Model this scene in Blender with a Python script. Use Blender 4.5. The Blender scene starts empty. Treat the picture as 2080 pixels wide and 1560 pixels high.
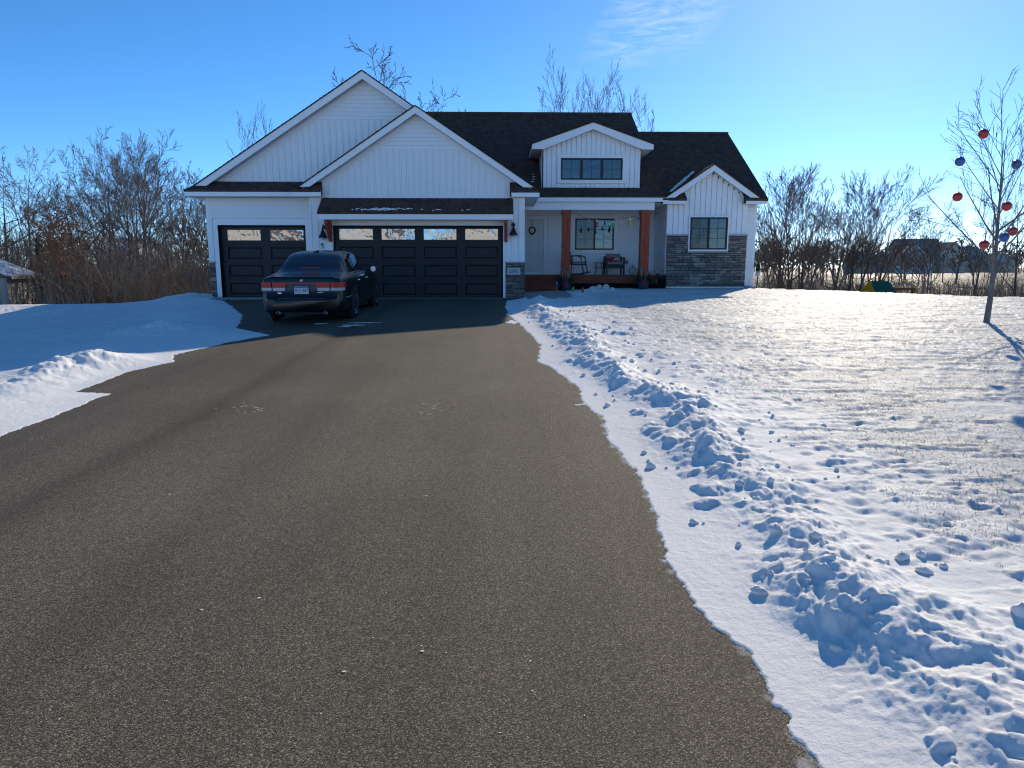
import bpy, bmesh, math, random
import numpy as np
from mathutils import Vector, Matrix

# ------------------------------------------------------------------ camera, world, sun, exposure
scn = bpy.context.scene
COL = scn.collection
PW, PH, FPX = 2080., 1560., 1400.
PITCH, YAW = math.radians(9.6), math.radians(1.2)
EYE = np.array([0., -20.2, 0.88])
SUN_EL, SUN_AZ = math.radians(24.5), math.radians(27.5)      # azimuth from +Y towards +X

cd = bpy.data.cameras.new('camera'); cam = bpy.data.objects.new('camera', cd); COL.objects.link(cam)
cd.sensor_fit = 'HORIZONTAL'; cd.sensor_width = 36.0; cd.lens = 36.0*FPX/PW
cd.clip_start = 0.05; cd.clip_end = 6000
cam.location = EYE; cam.rotation_euler = (math.pi/2-PITCH, 0, -YAW)
scn.camera = cam

FW = np.array([math.sin(YAW)*math.cos(PITCH), math.cos(YAW)*math.cos(PITCH), -math.sin(PITCH)])
RT = np.array([math.cos(YAW), -math.sin(YAW), 0.]); UP = np.cross(RT, FW)
def ray(px, py): return FW + RT*(px-PW/2)/FPX + UP*(PH/2-py)/FPX
def P(px, py, Y):                                            # photo pixel on the plane y = Y  -> x, z
    d = ray(px, py); t = (Y-EYE[1])/d[1]; p = EYE+d*t; return p[0], p[2]

world = bpy.data.worlds.new('World'); scn.world = world; world.use_nodes = True
nt = world.node_tree; N = nt.nodes; LK = nt.links; N.clear()
def wn(t, **k):
    n = N.new(t)
    for a, b in k.items(): setattr(n, a, b)
    return n
out = wn('ShaderNodeOutputWorld'); bg = wn('ShaderNodeBackground')
sky = wn('ShaderNodeTexSky', sky_type='NISHITA', sun_disc=False)
sky.sun_elevation = SUN_EL; sky.sun_rotation = SUN_AZ
sky.altitude = 1200; sky.air_density = 0.62; sky.dust_density = 0.17; sky.ozone_density = 4.2
hsv = wn('ShaderNodeHueSaturation'); hsv.inputs['Saturation'].default_value = 1.16; hsv.inputs['Hue'].default_value = 0.496
LK.new(sky.outputs[0], hsv.inputs['Color'])
# thin cirrus wisps: noise on the sky direction
tc = wn('ShaderNodeTexCoord')
cdir = ray(1365, 10); cdir = cdir/np.linalg.norm(cdir)
cr = np.cross(cdir, [0, 0, 1]); cr /= np.linalg.norm(cr); cu = np.cross(cr, cdir)
def dot(v):
    n = wn('ShaderNodeVectorMath', operation='DOT_PRODUCT'); n.inputs[1].default_value = tuple(v)
    LK.new(tc.outputs['Generated'], n.inputs[0]); return n.outputs['Value']
def mth(op, a, b=None, c=None, clamp=False):
    n = wn('ShaderNodeMath', operation=op, use_clamp=clamp)
    for i, v in enumerate((a, b, c)):
        if v is None: continue
        if isinstance(v, (int, float)): n.inputs[i].default_value = v
        else: LK.new(v, n.inputs[i])
    return n.outputs[0]
u, v = dot(cr), dot(cu)
cmb = wn('ShaderNodeCombineXYZ')
u2 = mth('MULTIPLY_ADD', v, 0.35, u)
LK.new(mth('MULTIPLY', u2, 9.0), cmb.inputs[0]); LK.new(mth('MULTIPLY', v, 46.0), cmb.inputs[1])
nz = wn('ShaderNodeTexNoise'); nz.inputs['Scale'].default_value = 1.3; nz.inputs['Detail'].default_value = 9
nz.inputs['Roughness'].default_value = 0.62; nz.inputs['Distortion'].default_value = 1.6
LK.new(cmb.outputs[0], nz.inputs['Vector'])
n2 = wn('ShaderNodeTexNoise'); n2.inputs['Scale'].default_value = 13.0; n2.inputs['Detail'].default_value = 3
LK.new(tc.outputs['Generated'], n2.inputs['Vector'])
uu = mth('ADD', u, mth('MULTIPLY', mth('SUBTRACT', n2.outputs[0], 0.5), 0.10))
vv = mth('ADD', v, mth('MULTIPLY', mth('SUBTRACT', n2.outputs[0], 0.5), 0.06))
# region: wedge broad at the top, narrow tail hanging at its left side
rx = mth('SUBTRACT', 1.0, mth('POWER', mth('ABSOLUTE', mth('DIVIDE', mth('MULTIPLY_ADD', vv, -0.75, mth('ADD', uu, 0.0)), 0.088)), 2.5), clamp=True)
ry = mth('SUBTRACT', 1.0, mth('POWER', mth('ABSOLUTE', mth('DIVIDE', vv, 0.066)), 3.0), clamp=True)
reg = mth('MULTIPLY', rx, ry)
wis = mth('MULTIPLY', mth('MULTIPLY', mth('SUBTRACT', nz.outputs[0], 0.40, None), 2.6, clamp=True), reg, clamp=True)
mixc = wn('ShaderNodeMixRGB', blend_type='MIX'); mixc.inputs[2].default_value = (5.0, 5.4, 5.9, 1)
LK.new(mth('MULTIPLY', wis, 0.45), mixc.inputs[0]); LK.new(hsv.outputs[0], mixc.inputs[1])
front = mth('GREATER_THAN', dot(cdir), 0.0)
LK.new(mixc.outputs[0], bg.inputs[0]); bg.inputs[1].default_value = 0.077
LK.new(bg.outputs[0], out.inputs[0])

sl = bpy.data.lights.new('sun', 'SUN'); sun = bpy.data.objects.new('sun', sl); COL.objects.link(sun)
sl.energy = 2.0; sl.angle = math.radians(0.53); sl.color = (1.0, 0.885, 0.70)
sdir = Vector((math.sin(SUN_AZ)*math.cos(SUN_EL), math.cos(SUN_AZ)*math.cos(SUN_EL), math.sin(SUN_EL)))
sun.rotation_euler = sdir.to_track_quat('Z', 'Y').to_euler(); sun.location = (30, 60, 40)

vs = scn.view_settings
vs.view_transform = 'Standard'; vs.look = 'None'; vs.exposure = 1.42; vs.gamma = 1.0; vs.use_curve_mapping = False
scn.cycles.use_denoising = True; scn.cycles.denoising_prefilter = 'ACCURATE'
scn.cycles.pixel_filter_type = 'BLACKMAN_HARRIS'; scn.cycles.filter_width = 1.15
scn.cycles.max_bounces = 6; scn.cycles.diffuse_bounces = 3; scn.cycles.glossy_bounces = 3
scn.cycles.transparent_max_bounces = 6

# ------------------------------------------------------------------ materials
MAT = {}
def material(name, col, rough=0.6, spec=0.4, metal=0.0, col2=None, nscale=6.0, detail=4, bump=0.0, bscale=None, coat=0.0,
             stretch=(1, 1, 1), lo=0.35, hi=0.65, emit=None):
    m = bpy.data.materials.new(name); m.use_nodes = True
    t = m.node_tree; b = t.nodes['Principled BSDF']
    b.inputs['Base Color'].default_value = (*col, 1); b.inputs['Roughness'].default_value = rough
    b.inputs['Specular IOR Level'].default_value = spec; b.inputs['Metallic'].default_value = metal
    b.inputs['Coat Weight'].default_value = coat; b.inputs['Coat Roughness'].default_value = 0.04
    if emit: b.inputs['Emission Color'].default_value = (*emit[0], 1); b.inputs['Emission Strength'].default_value = emit[1]
    if col2 is not None or bump:
        c = t.nodes.new('ShaderNodeTexCoord'); mp = t.nodes.new('ShaderNodeMapping'); mp.inputs['Scale'].default_value = stretch
        t.links.new(c.outputs['Object'], mp.inputs[0])
    if col2 is not None:
        n = t.nodes.new('ShaderNodeTexNoise'); n.inputs['Scale'].default_value = nscale; n.inputs['Detail'].default_value = detail
        n.inputs['Roughness'].default_value = 0.6
        t.links.new(mp.outputs[0], n.inputs['Vector'])
        r = t.nodes.new('ShaderNodeValToRGB'); r.color_ramp.elements[0].position = lo; r.color_ramp.elements[1].position = hi
        r.color_ramp.elements[0].color = (*col, 1); r.color_ramp.elements[1].color = (*col2, 1)
        t.links.new(n.outputs[0], r.inputs[0]); t.links.new(r.outputs[0], b.inputs['Base Color'])
    if bump:
        n = t.nodes.new('ShaderNodeTexNoise'); n.inputs['Scale'].default_value = bscale or nscale*3; n.inputs['Detail'].default_value = 5
        t.links.new(mp.outputs[0], n.inputs['Vector'])
        bp = t.nodes.new('ShaderNodeBump'); bp.inputs['Strength'].default_value = bump; bp.inputs['Distance'].default_value = 0.02
        t.links.new(n.outputs[0], bp.inputs['Height']); t.links.new(bp.outputs[0], b.inputs['Normal'])
    MAT[name] = m
    return m

material('white_vinyl', (.91, .91, .90), .45, .3, col2=(.93, .93, .92), nscale=1.3)
material('white_trim', (.94, .94, .93), .4, .35, col2=(.90, .91, .91), nscale=.9)
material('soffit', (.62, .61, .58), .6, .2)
material('vent_dark', (.03, .03, .03), .8, .1)
material('black_frame', (.012, .012, .014), .4, .4)
material('black_door', (.016, .016, .019), .5, .35, col2=(.024, .023, .026), nscale=4, stretch=(1, 1, 9), bump=.15, bscale=30)
material('rubber', (.015, .015, .016), .8, .2)
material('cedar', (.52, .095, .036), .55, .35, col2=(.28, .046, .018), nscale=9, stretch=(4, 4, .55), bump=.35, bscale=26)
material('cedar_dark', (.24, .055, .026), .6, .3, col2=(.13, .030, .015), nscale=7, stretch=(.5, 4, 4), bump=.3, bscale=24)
material('crawl_dark', (.012, .011, .010), .9, .1)
material('concrete', (.34, .33, .31), .8, .2, col2=(.25, .25, .24), nscale=3, bump=.2, bscale=60)
material('door_white', (.66, .67, .69), .4, .4)
material('stone_cap', (.36, .345, .33), .8, .2, col2=(.46, .44, .42), nscale=8, bump=.3, bscale=40)
for i, c in enumerate([(.20, .182, .165), (.27, .243, .215), (.16, .15, .145), (.33, .295, .25), (.23, .205, .17), (.39, .355, .31)]):
    material('ledgestone_%d' % i, c, .85, .2, col2=tuple(k*.62 for k in c), nscale=11, detail=6, bump=.8, bscale=28)
material('asphalt_shingle', (.080, .050, .040), .95, .05, col2=(.13, .085, .068), nscale=5.5, detail=6, bump=.5, bscale=90, stretch=(1, .6, .6))
material('window_glass', (.010, .013, .016), .03, .9, coat=.6)
material('muntin', (.02, .02, .022), .5, .3)
material('lamp_black', (.012, .012, .012), .45, .4)
material('bulb_frost', (.6, .55, .45), .3, .5)
material('plaque_white', (.50, .51, .53), .5, .3)
material('ink', (.012, .012, .012), .6, .2)
material('grey_box', (.28, .29, .30), .6, .3)
material('wicker_black', (.013, .013, .014), .5, .4)
material('cushion_grey', (.26, .255, .25), .9, .1, col2=(.20, .20, .20), nscale=14)
material('pillow_red', (.45, .03, .025), .85, .1, col2=(.62, .52, .48), nscale=9, lo=.52, hi=.56)
material('wire_grey', (.25, .27, .28), .35, .5, metal=.7)
material('needle_green', (.020, .035, .016), .8, .2, col2=(.035, .05, .02), nscale=30)
material('twig_birch', (.32, .28, .24), .8, .2)
material('twig_red', (.16, .05, .03), .7, .2)
material('pot_blue', (.03, .06, .12), .35, .5)
material('ribbon_red', (.30, .02, .03), .6, .3)
material('wreath_brown', (.035, .028, .018), .9, .1, col2=(.07, .05, .03), nscale=30)
for n_, c_ in (('red', (.50, .015, .012)), ('blue', (.03, .10, .34)), ('green', (.05, .36, .05)), ('yellow', (.62, .50, .06)), ('clear', (.55, .6, .6)), ('navy', (.02, .02, .16))):
    material('glossy_'+n_, c_, .22, .6, coat=.5)
material('bark_grey', (.15, .13, .115), .9, .15, col2=(.25, .225, .20), nscale=9, stretch=(1, 1, .25), bump=.5, bscale=30)
material('bark_dark', (.085, .068, .055), .9, .15, col2=(.15, .122, .10), nscale=7, stretch=(1, 1, .25), bump=.5, bscale=26)
material('bark_tan', (.13, .095, .068), .9, .15, col2=(.20, .155, .115), nscale=5, stretch=(1, 1, .3))
material('bark_young', (.22, .205, .185), .8, .2, col2=(.14, .125, .11), nscale=14, stretch=(1, 1, .5), bump=.3, bscale=50)
material('twig_brown', (.135, .105, .083), .9, .1, col2=(.22, .172, .137), nscale=1.2)
material('brush_brown', (.15, .105, .075), .9, .1, col2=(.31, .23, .17), nscale=.6)
material('leaf_rust', (.26, .085, .028), .85, .1, col2=(.40, .16, .06), nscale=4)
material('evergreen', (.025, .04, .016), .85, .15, col2=(.05, .065, .022), nscale=8)
material('shed_wood', (.50, .46, .39), .85, .15, col2=(.33, .30, .25), nscale=6, stretch=(5, 5, .4), bump=.3, bscale=30)
material('roof_snow', (.72, .74, .78), .7, .2, col2=(.16, .18, .22), nscale=3.2, lo=.48, hi=.62, stretch=(1, 3, 1))
material('tan_siding', (.58, .50, .40), .75, .2, col2=(.53, .46, .37), nscale=1)  # tan made paler, distance haze put into the base colour
material('cream_siding', (.72, .70, .65), .7, .2, col2=(.68, .66, .61), nscale=1)
material('roof_brown', (.24, .215, .20), .9, .1, col2=(.30, .27, .25), nscale=2)  # brown lightened to imitate haze over the far roofs
material('roof_blue', (.25, .30, .36), .8, .2)
material('garage_white', (.72, .74, .77), .5, .3)
material('play_yellow', (.80, .56, .03), .6, .3)
material('play_green', (.06, .26, .17), .6, .3)
material('play_wood', (.30, .13, .05), .75, .2, col2=(.22, .09, .035), nscale=5)
material('chalk', (.55, .53, .42), .9, .1)
material('chalk_red', (.46, .28, .24), .9, .1)
# car
material('car_paint', (.0055, .006, .0075), .22, .30, coat=.35)
material('car_glass', (.006, .009, .012), .04, .8, coat=.5)
material('car_trim', (.010, .010, .011), .55, .3)
material('chrome', (.62, .63, .65), .14, .6, metal=1.0)
material('alloy', (.42, .43, .45), .3, .5, metal=.9)
material('lens_red', (.55, .012, .02), .2, .35, coat=.2)
material('lens_white', (.50, .47, .50), .18, .6, coat=.6)
material('plate_white', (.60, .66, .72), .45, .4)
material('plate_blue', (.06, .17, .38), .45, .4)
material('plate_ink', (.02, .03, .09), .5, .3)

def canvas(name, col):
    m = material(name, col, .7, .2); t = m.node_tree; tr = t.nodes.new('ShaderNodeBsdfTranslucent'); tr.inputs[0].default_value = (*col, 1); mxs = t.nodes.new('ShaderNodeMixShader'); mxs.inputs[0].default_value = .5
    t.links.new(t.nodes['Principled BSDF'].outputs[0], mxs.inputs[1]); t.links.new(tr.outputs[0], mxs.inputs[2]); t.links.new(mxs.outputs[0], t.nodes['Material Output'].inputs[0])
canvas('play_yellow', (.85, .60, .03)); canvas('play_green', (.05, .24, .16))
def glass_wavy(name, base, wav, ior):
    m = material(name, base, .015, 1.0, coat=1.0)
    t = m.node_tree; b = t.nodes['Principled BSDF']
    c = t.nodes.new('ShaderNodeTexCoord'); n = t.nodes.new('ShaderNodeTexNoise'); n.inputs['Scale'].default_value = 2.6; n.inputs['Detail'].default_value = 1
    n.inputs['Distortion'].default_value = 1.2
    t.links.new(c.outputs['Object'], n.inputs['Vector'])
    bp = t.nodes.new('ShaderNodeBump'); bp.inputs['Strength'].default_value = wav; bp.inputs['Distance'].default_value = .05
    t.links.new(n.outputs[0], bp.inputs['Height']); t.links.new(bp.outputs[0], b.inputs['Normal']); t.links.new(bp.outputs[0], b.inputs['Coat Normal'])
    b.inputs['IOR'].default_value = ior; b.inputs['Coat Weight'].default_value = 0
    return m
glass_wavy('garage_glass', (.012, .014, .015), .12, 2.35)
glass_wavy('house_glass', (.014, .018, .020), .05, 1.55)
glass_wavy('screened_glass', (.030, .034, .034), .04, 1.38)

# snow: bright, slightly glossy crust; far field shows dead grass through it
def snow_material():
    m = bpy.data.materials.new('snow'); m.use_nodes = True; t = m.node_tree; L = t.links; nd = t.nodes
    b = nd['Principled BSDF']; b.inputs['Specular IOR Level'].default_value = .014
    g = nd.new('ShaderNodeNewGeometry')
    def noise(sc, det=4, rough=.6, vec=None):
        n = nd.new('ShaderNodeTexNoise'); n.inputs['Scale'].default_value = sc; n.inputs['Detail'].default_value = det; n.inputs['Roughness'].default_value = rough
        L.new(vec or g.outputs['Position'], n.inputs['Vector']); return n.outputs[0]
    def ramp(f, lo, hi, c0=(0, 0, 0, 1), c1=(1, 1, 1, 1)):
        r = nd.new('ShaderNodeValToRGB'); r.color_ramp.elements[0].position = lo; r.color_ramp.elements[1].position = hi
        r.color_ramp.elements[0].color = c0; r.color_ramp.elements[1].color = c1; L.new(f, r.inputs[0]); return r.outputs[0]
    def mx(f, a, c):
        n = nd.new('ShaderNodeMixRGB')
        for i, q in ((0, f), (1, a), (2, c)):
            if isinstance(q, tuple): n.inputs[i].default_value = q
            elif isinstance(q, float): n.inputs[i].default_value = q
            else: L.new(q, n.inputs[i])
        return n.outputs[0]
    def mt(op, a, c):
        n = nd.new('ShaderNodeMath'); n.operation = op
        for i, q in enumerate((a, c)):
            if isinstance(q, float): n.inputs[i].default_value = q
            else: L.new(q, n.inputs[i])
        return n.outputs[0]
    at = nd.new('ShaderNodeAttribute'); at.attribute_name = 'bare'      # 0 fresh snow .. 1 thin crust with stubble .. 2 bare field
    bare = at.outputs['Fac']
    white = mx(ramp(noise(.8, 3), .35, .65), (.82, .81, .78, 1), (.76, .75, .73, 1))
    # stubble: fine specks of dead grass standing through the crust
    mp = nd.new('ShaderNodeMapping'); mp.inputs['Scale'].default_value = (1, .6, 1); L.new(g.outputs['Position'], mp.inputs[0])
    sp = ramp(noise(46, 4, .75, mp.outputs[0]), .50, .60)
    patch = ramp(noise(.9, 4), .30, .62, (.25, .25, .25, 1))
    f1 = mt('MULTIPLY', mt('MULTIPLY', sp, patch), mt('MINIMUM', bare, 1.0))
    straw = mx(noise(5, 2), (.15, .125, .07, 1), (.24, .20, .13, 1))
    crust = mx(ramp(noise(2.2, 5, .65), .35, .65), (.55, .535, .50, 1), (.74, .725, .69, 1))
    white = mx(mt('MULTIPLY', mt('MINIMUM', bare, 1.0), .85), white, crust)
    c1 = mx(mt('MULTIPLY', f1, .72), white, straw)
    field = ramp(noise(.22, 6, .7), .34, .45)
    f2 = mt('MULTIPLY', field, mt('MINIMUM', mt('MAXIMUM', mt('SUBTRACT', bare, 1.0), 0.0), 1.0))
    brown = mx(ramp(noise(.6, 5), .4, .6), (.115, .085, .058, 1), (.175, .135, .092, 1))
    c2 = mx(f2, c1, brown)
    L.new(c2, b.inputs['Base Color'])
    rr = nd.new('ShaderNodeMapRange'); rr.inputs['To Min'].default_value = .36; rr.inputs['To Max'].default_value = .75
    L.new(noise(7, 4), rr.inputs[0]); L.new(rr.outputs[0], b.inputs['Roughness'])
    b1 = nd.new('ShaderNodeBump'); b1.inputs['Strength'].default_value = .55; b1.inputs['Distance'].default_value = .012
    L.new(noise(26, 7, .68), b1.inputs['Height'])
    b2 = nd.new('ShaderNodeBump'); b2.inputs['Strength'].default_value = .35; b2.inputs['Distance'].default_value = .004
    L.new(noise(170, 3), b2.inputs['Height']); L.new(b1.outputs[0], b2.inputs['Normal'])
    L.new(b2.outputs[0], b.inputs['Normal'])
    MAT['snow'] = m
snow_material()

def asphalt_material():
    m = bpy.data.materials.new('asphalt'); m.use_nodes = True; t = m.node_tree; L = t.links; nd = t.nodes
    b = nd['Principled BSDF']; b.inputs['Roughness'].default_value = .85; b.inputs['Specular IOR Level'].default_value = .16
    g = nd.new('ShaderNodeNewGeometry')
    vo = nd.new('ShaderNodeTexVoronoi'); vo.inputs['Scale'].default_value = 245; L.new(g.outputs['Position'], vo.inputs['Vector'])
    sep = nd.new('ShaderNodeSeparateColor'); L.new(vo.outputs['Color'], sep.inputs[0])
    r = nd.new('ShaderNodeValToRGB'); e = r.color_ramp.elements
    e[0].position = 0; e[0].color = (.034, .027, .020, 1); e[1].position = 1; e[1].color = (.46, .39, .29, 1)
    for p, c in ((.35, (.078, .065, .047, 1)), (.62, (.130, .107, .077, 1)), (.82, (.19, .157, .113, 1)), (.93, (.30, .25, .18, 1))):
        q = e.new(p); q.color = c
    L.new(sep.outputs[0], r.inputs[0])
    def noise(sc, det, vec=None):
        n = nd.new('ShaderNodeTexNoise'); n.inputs['Scale'].default_value = sc; n.inputs['Detail'].default_value = det
        L.new(vec or g.outputs['Position'], n.inputs['Vector']); return n.outputs[0]
    mr = nd.new('ShaderNodeMapRange'); mr.inputs['From Min'].default_value = .3; mr.inputs['From Max'].default_value = .7
    mr.inputs['To Min'].default_value = .76; mr.inputs['To Max'].default_value = 1.04
    L.new(noise(.55, 5), mr.inputs[0])
    # long tyre-worn lanes down the drive
    mp = nd.new('ShaderNodeMapping'); mp.inputs['Scale'].default_value = (1.5, .05, 1); L.new(g.outputs['Position'], mp.inputs[0])
    m2 = nd.new('ShaderNodeMapRange'); m2.inputs['From Min'].default_value = .35; m2.inputs['From Max'].default_value = .65
    m2.inputs['To Min'].default_value = .88; m2.inputs['To Max'].default_value = 1.08
    L.new(noise(1.0, 3, mp.outputs[0]), m2.inputs[0])
    mu = nd.new('ShaderNodeMath'); mu.operation = 'MULTIPLY'; L.new(mr.outputs[0], mu.inputs[0]); L.new(m2.outputs[0], mu.inputs[1])
    # dark rolled seams and tyre streaks: soft bands along lines on the drive
    fac = mu.outputs[0]
    def streak(ax, ay, bx, by, width, depth):
        nonlocal fac
        d_ = math.hypot(bx-ax, by-ay); nx, ny = (by-ay)/d_, -(bx-ax)/d_
        q = nd.new('ShaderNodeVectorMath'); q.operation = 'DOT_PRODUCT'; L.new(g.outputs['Position'], q.inputs[0]); q.inputs[1].default_value = (nx, ny, 0)
        w1 = nd.new('ShaderNodeMath'); w1.operation = 'MULTIPLY_ADD'; L.new(noise(.8, 3), w1.inputs[0]); w1.inputs[1].default_value = .5; L.new(q.outputs['Value'], w1.inputs[2])
        a1 = nd.new('ShaderNodeMath'); a1.operation = 'SUBTRACT'; L.new(w1.outputs[0], a1.inputs[0]); a1.inputs[1].default_value = ax*nx+ay*ny+.25
        a2 = nd.new('ShaderNodeMath'); a2.operation = 'ABSOLUTE'; L.new(a1.outputs[0], a2.inputs[0])
        r2 = nd.new('ShaderNodeMapRange'); r2.interpolation_type = 'SMOOTHSTEP'; r2.inputs['From Max'].default_value = width; r2.inputs['To Min'].default_value = 1-depth; r2.inputs['To Max'].default_value = 1
        L.new(a2.outputs[0], r2.inputs[0])
        m3 = nd.new('ShaderNodeMath'); m3.operation = 'MULTIPLY'; L.new(fac, m3.inputs[0]); L.new(r2.outputs[0], m3.inputs[1]); fac = m3.outputs[0]
    streak(-2.75, -7.5, -3.1, -15.5, .20, .20); streak(-2.75, -7.5, -3.1, -15.5, .5, .08); streak(-4.2, -8, -4.6, -16, .3, .10); streak(-.6, -6, -.4, -18, .35, .07); streak(-1.7, -6, -1.9, -18, .3, .07)
    vm = nd.new('ShaderNodeVectorMath'); vm.operation = 'SCALE'; L.new(r.outputs[0], vm.inputs[0]); L.new(fac, vm.inputs['Scale'])
    at = nd.new('ShaderNodeAttribute'); at.attribute_name = 'dust'
    dn = nd.new('ShaderNodeMath'); dn.operation = 'MULTIPLY_ADD'; L.new(noise(9, 6), dn.inputs[0]); dn.inputs[1].default_value = 1.5; dn.inputs[2].default_value = -1.42
    da = nd.new('ShaderNodeMath'); da.operation = 'ADD'; L.new(dn.outputs[0], da.inputs[0]); L.new(at.outputs['Fac'], da.inputs[1])
    dr_ = nd.new('ShaderNodeMapRange'); dr_.inputs['From Min'].default_value = 0; dr_.inputs['From Max'].default_value = .5; dr_.inputs['To Max'].default_value = .75; L.new(da.outputs[0], dr_.inputs[0])
    mxd = nd.new('ShaderNodeMixRGB'); L.new(dr_.outputs[0], mxd.inputs[0]); L.new(vm.outputs[0], mxd.inputs[1]); mxd.inputs[2].default_value = (.70, .70, .69, 1)
    L.new(mxd.outputs[0], b.inputs['Base Color'])
    bp = nd.new('ShaderNodeBump'); bp.inputs['Strength'].default_value = .45; bp.inputs['Distance'].default_value = .003
    L.new(vo.outputs['Distance'], bp.inputs['Height']); bp.invert = True
    L.new(bp.outputs[0], b.inputs['Normal'])
    MAT['asphalt'] = m
asphalt_material()

# ------------------------------------------------------------------ object helpers
ORG = {}
def mesh(name, V, F, m, smooth=False):
    me = bpy.data.meshes.new(name)
    me.from_pydata([tuple(map(float, q)) for q in V], [], F)
    for q in (m if isinstance(m, (list, tuple)) else [m]): me.materials.append(MAT[q])
    if smooth: me.polygons.foreach_set('use_smooth', [True]*len(me.polygons))
    me.update()
    return me
def link(name, me, parent=None, loc=None):
    o = bpy.data.objects.new(name, me); COL.objects.link(o)
    if parent is not None: o.parent = parent
    if loc is not None: o.location = loc
    return o
def tag(o, label=None, cat=None, group=None, kind=None):
    if label: o['label'] = label
    if cat: o['category'] = cat
    if group: o['group'] = group
    if kind: o['kind'] = kind
    return o
def thing(name, label, cat, loc=(0, 0, 0), rz=0.0, group=None):
    o = bpy.data.objects.new(name, None); COL.objects.link(o); o.location = loc; o.rotation_euler = (0, 0, rz)
    o.empty_display_size = .2
    return tag(o, label, cat, group)
def copy_tree(o, parent=None):
    c = o.copy(); COL.objects.link(c); c.parent = parent
    for ch in list(o.children): copy_tree(ch, c)
    return c
class MB:                                                    # collects primitives into one mesh
    def __init__(s): s.V = []; s.F = []
    def add(s, V, F):
        k = len(s.V); s.V += [tuple(q) for q in V]; s.F += [tuple(i+k for i in f) for f in F]; return s
    def box(s, x0, x1, y0, y1, z0, z1):
        return s.add([(x0, y0, z0), (x1, y0, z0), (x1, y1, z0), (x0, y1, z0), (x0, y0, z1), (x1, y0, z1), (x1, y1, z1), (x0, y1, z1)],
                     [(0, 3, 2, 1), (4, 5, 6, 7), (0, 1, 5, 4), (1, 2, 6, 5), (2, 3, 7, 6), (3, 0, 4, 7)])
    def prism(s, poly, y0, y1):                              # polygon in x,z (counter-clockwise seen from -y), extruded y0..y1
        n = len(poly)
        V = [(x, y0, z) for x, z in poly]+[(x, y1, z) for x, z in poly]
        F = [tuple(range(n)), tuple(range(2*n-1, n-1, -1))]+[(i, i+n, (i+1) % n+n, (i+1) % n) for i in range(n)]
        return s.add(V, F)
    def tube(s, pts, rad, k=6, cap=True):
        pts = [Vector(p) for p in pts]; n = len(pts)
        if not hasattr(rad, '__len__'): rad = [rad]*n
        V = []; up = None
        for i, p in enumerate(pts):
            t = (pts[min(i+1, n-1)]-pts[max(i-1, 0)])
            t = t.normalized() if t.length > 1e-9 else Vector((0, 0, 1))
            if up is None: up = t.orthogonal().normalized()
            up = (up-t*up.dot(t)); up = up.normalized() if up.length > 1e-6 else t.orthogonal().normalized()
            w = t.cross(up)
            for j in range(k):
                a = 2*math.pi*j/k; V.append(p+(up*math.cos(a)+w*math.sin(a))*rad[i])
        F = []
        for i in range(n-1):
            for j in range(k): F.append((i*k+j, i*k+(j+1) % k, (i+1)*k+(j+1) % k, (i+1)*k+j))
        if cap: F += [tuple(range(k-1, -1, -1)), tuple(range((n-1)*k, n*k))]
        return s.add(V, F)
    def lathe(s, prof, c=(0, 0, 0), k=16, axis='z'):         # prof: (radius, height)
        V = []; F = []
        for r, h in prof:
            for j in range(k):
                a = 2*math.pi*j/k; q = (r*math.cos(a), r*math.sin(a), h)
                if axis == 'x': q = (h, q[0], q[1])
                if axis == 'y': q = (q[0], h, q[1])
                V.append((c[0]+q[0], c[1]+q[1], c[2]+q[2]))
        n = len(prof)
        for i in range(n-1):
            for j in range(k): F.append((i*k+j, i*k+(j+1) % k, (i+1)*k+(j+1) % k, (i+1)*k+j))
        F += [tuple(range(k-1, -1, -1)), tuple(range((n-1)*k, n*k))]
        return s.add(V, F)
    def ball(s, c, r, k=10, m=6, sc=(1, 1, 1)):
        pr = [(max(1e-4, math.sin(math.pi*i/m)), -math.cos(math.pi*i/m)) for i in range(m+1)]
        V = []
        t = MB().lathe(pr, k=k)
        return s.add([(c[0]+x*r*sc[0], c[1]+y*r*sc[1], c[2]+z*r*sc[2]) for x, y, z in t.V], t.F)
    def build(s, name, m, parent=None, smooth=False, loc=None):
        return link(name, mesh(name, s.V, s.F, m, smooth), parent, loc)
def box(name, m, parent, *b): return MB().box(*b).build(name, m, parent)
def text_mesh(body, size, m, name, parent, loc, rot=(math.pi/2, 0, 0), ext=.002, align='CENTER', sx=1.0, shear=0.0):
    cu_ = bpy.data.curves.new(name, 'FONT'); cu_.body = body; cu_.size = size; cu_.extrude = ext; cu_.align_x = align; cu_.align_y = 'CENTER'
    cu_.shear = shear; cu_.resolution_u = 3
    tmp = bpy.data.objects.new('tmp', cu_); COL.objects.link(tmp)
    bpy.context.view_layer.update()
    me = bpy.data.meshes.new_from_object(tmp.evaluated_get(bpy.context.evaluated_depsgraph_get()))
    bpy.data.objects.remove(tmp); bpy.data.curves.remove(cu_)
    me.name = name; me.materials.clear(); me.materials.append(MAT[m])
    o = link(name, me, parent, loc); o.rotation_euler = rot; o.scale = (sx, 1, 1)
    return o

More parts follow.
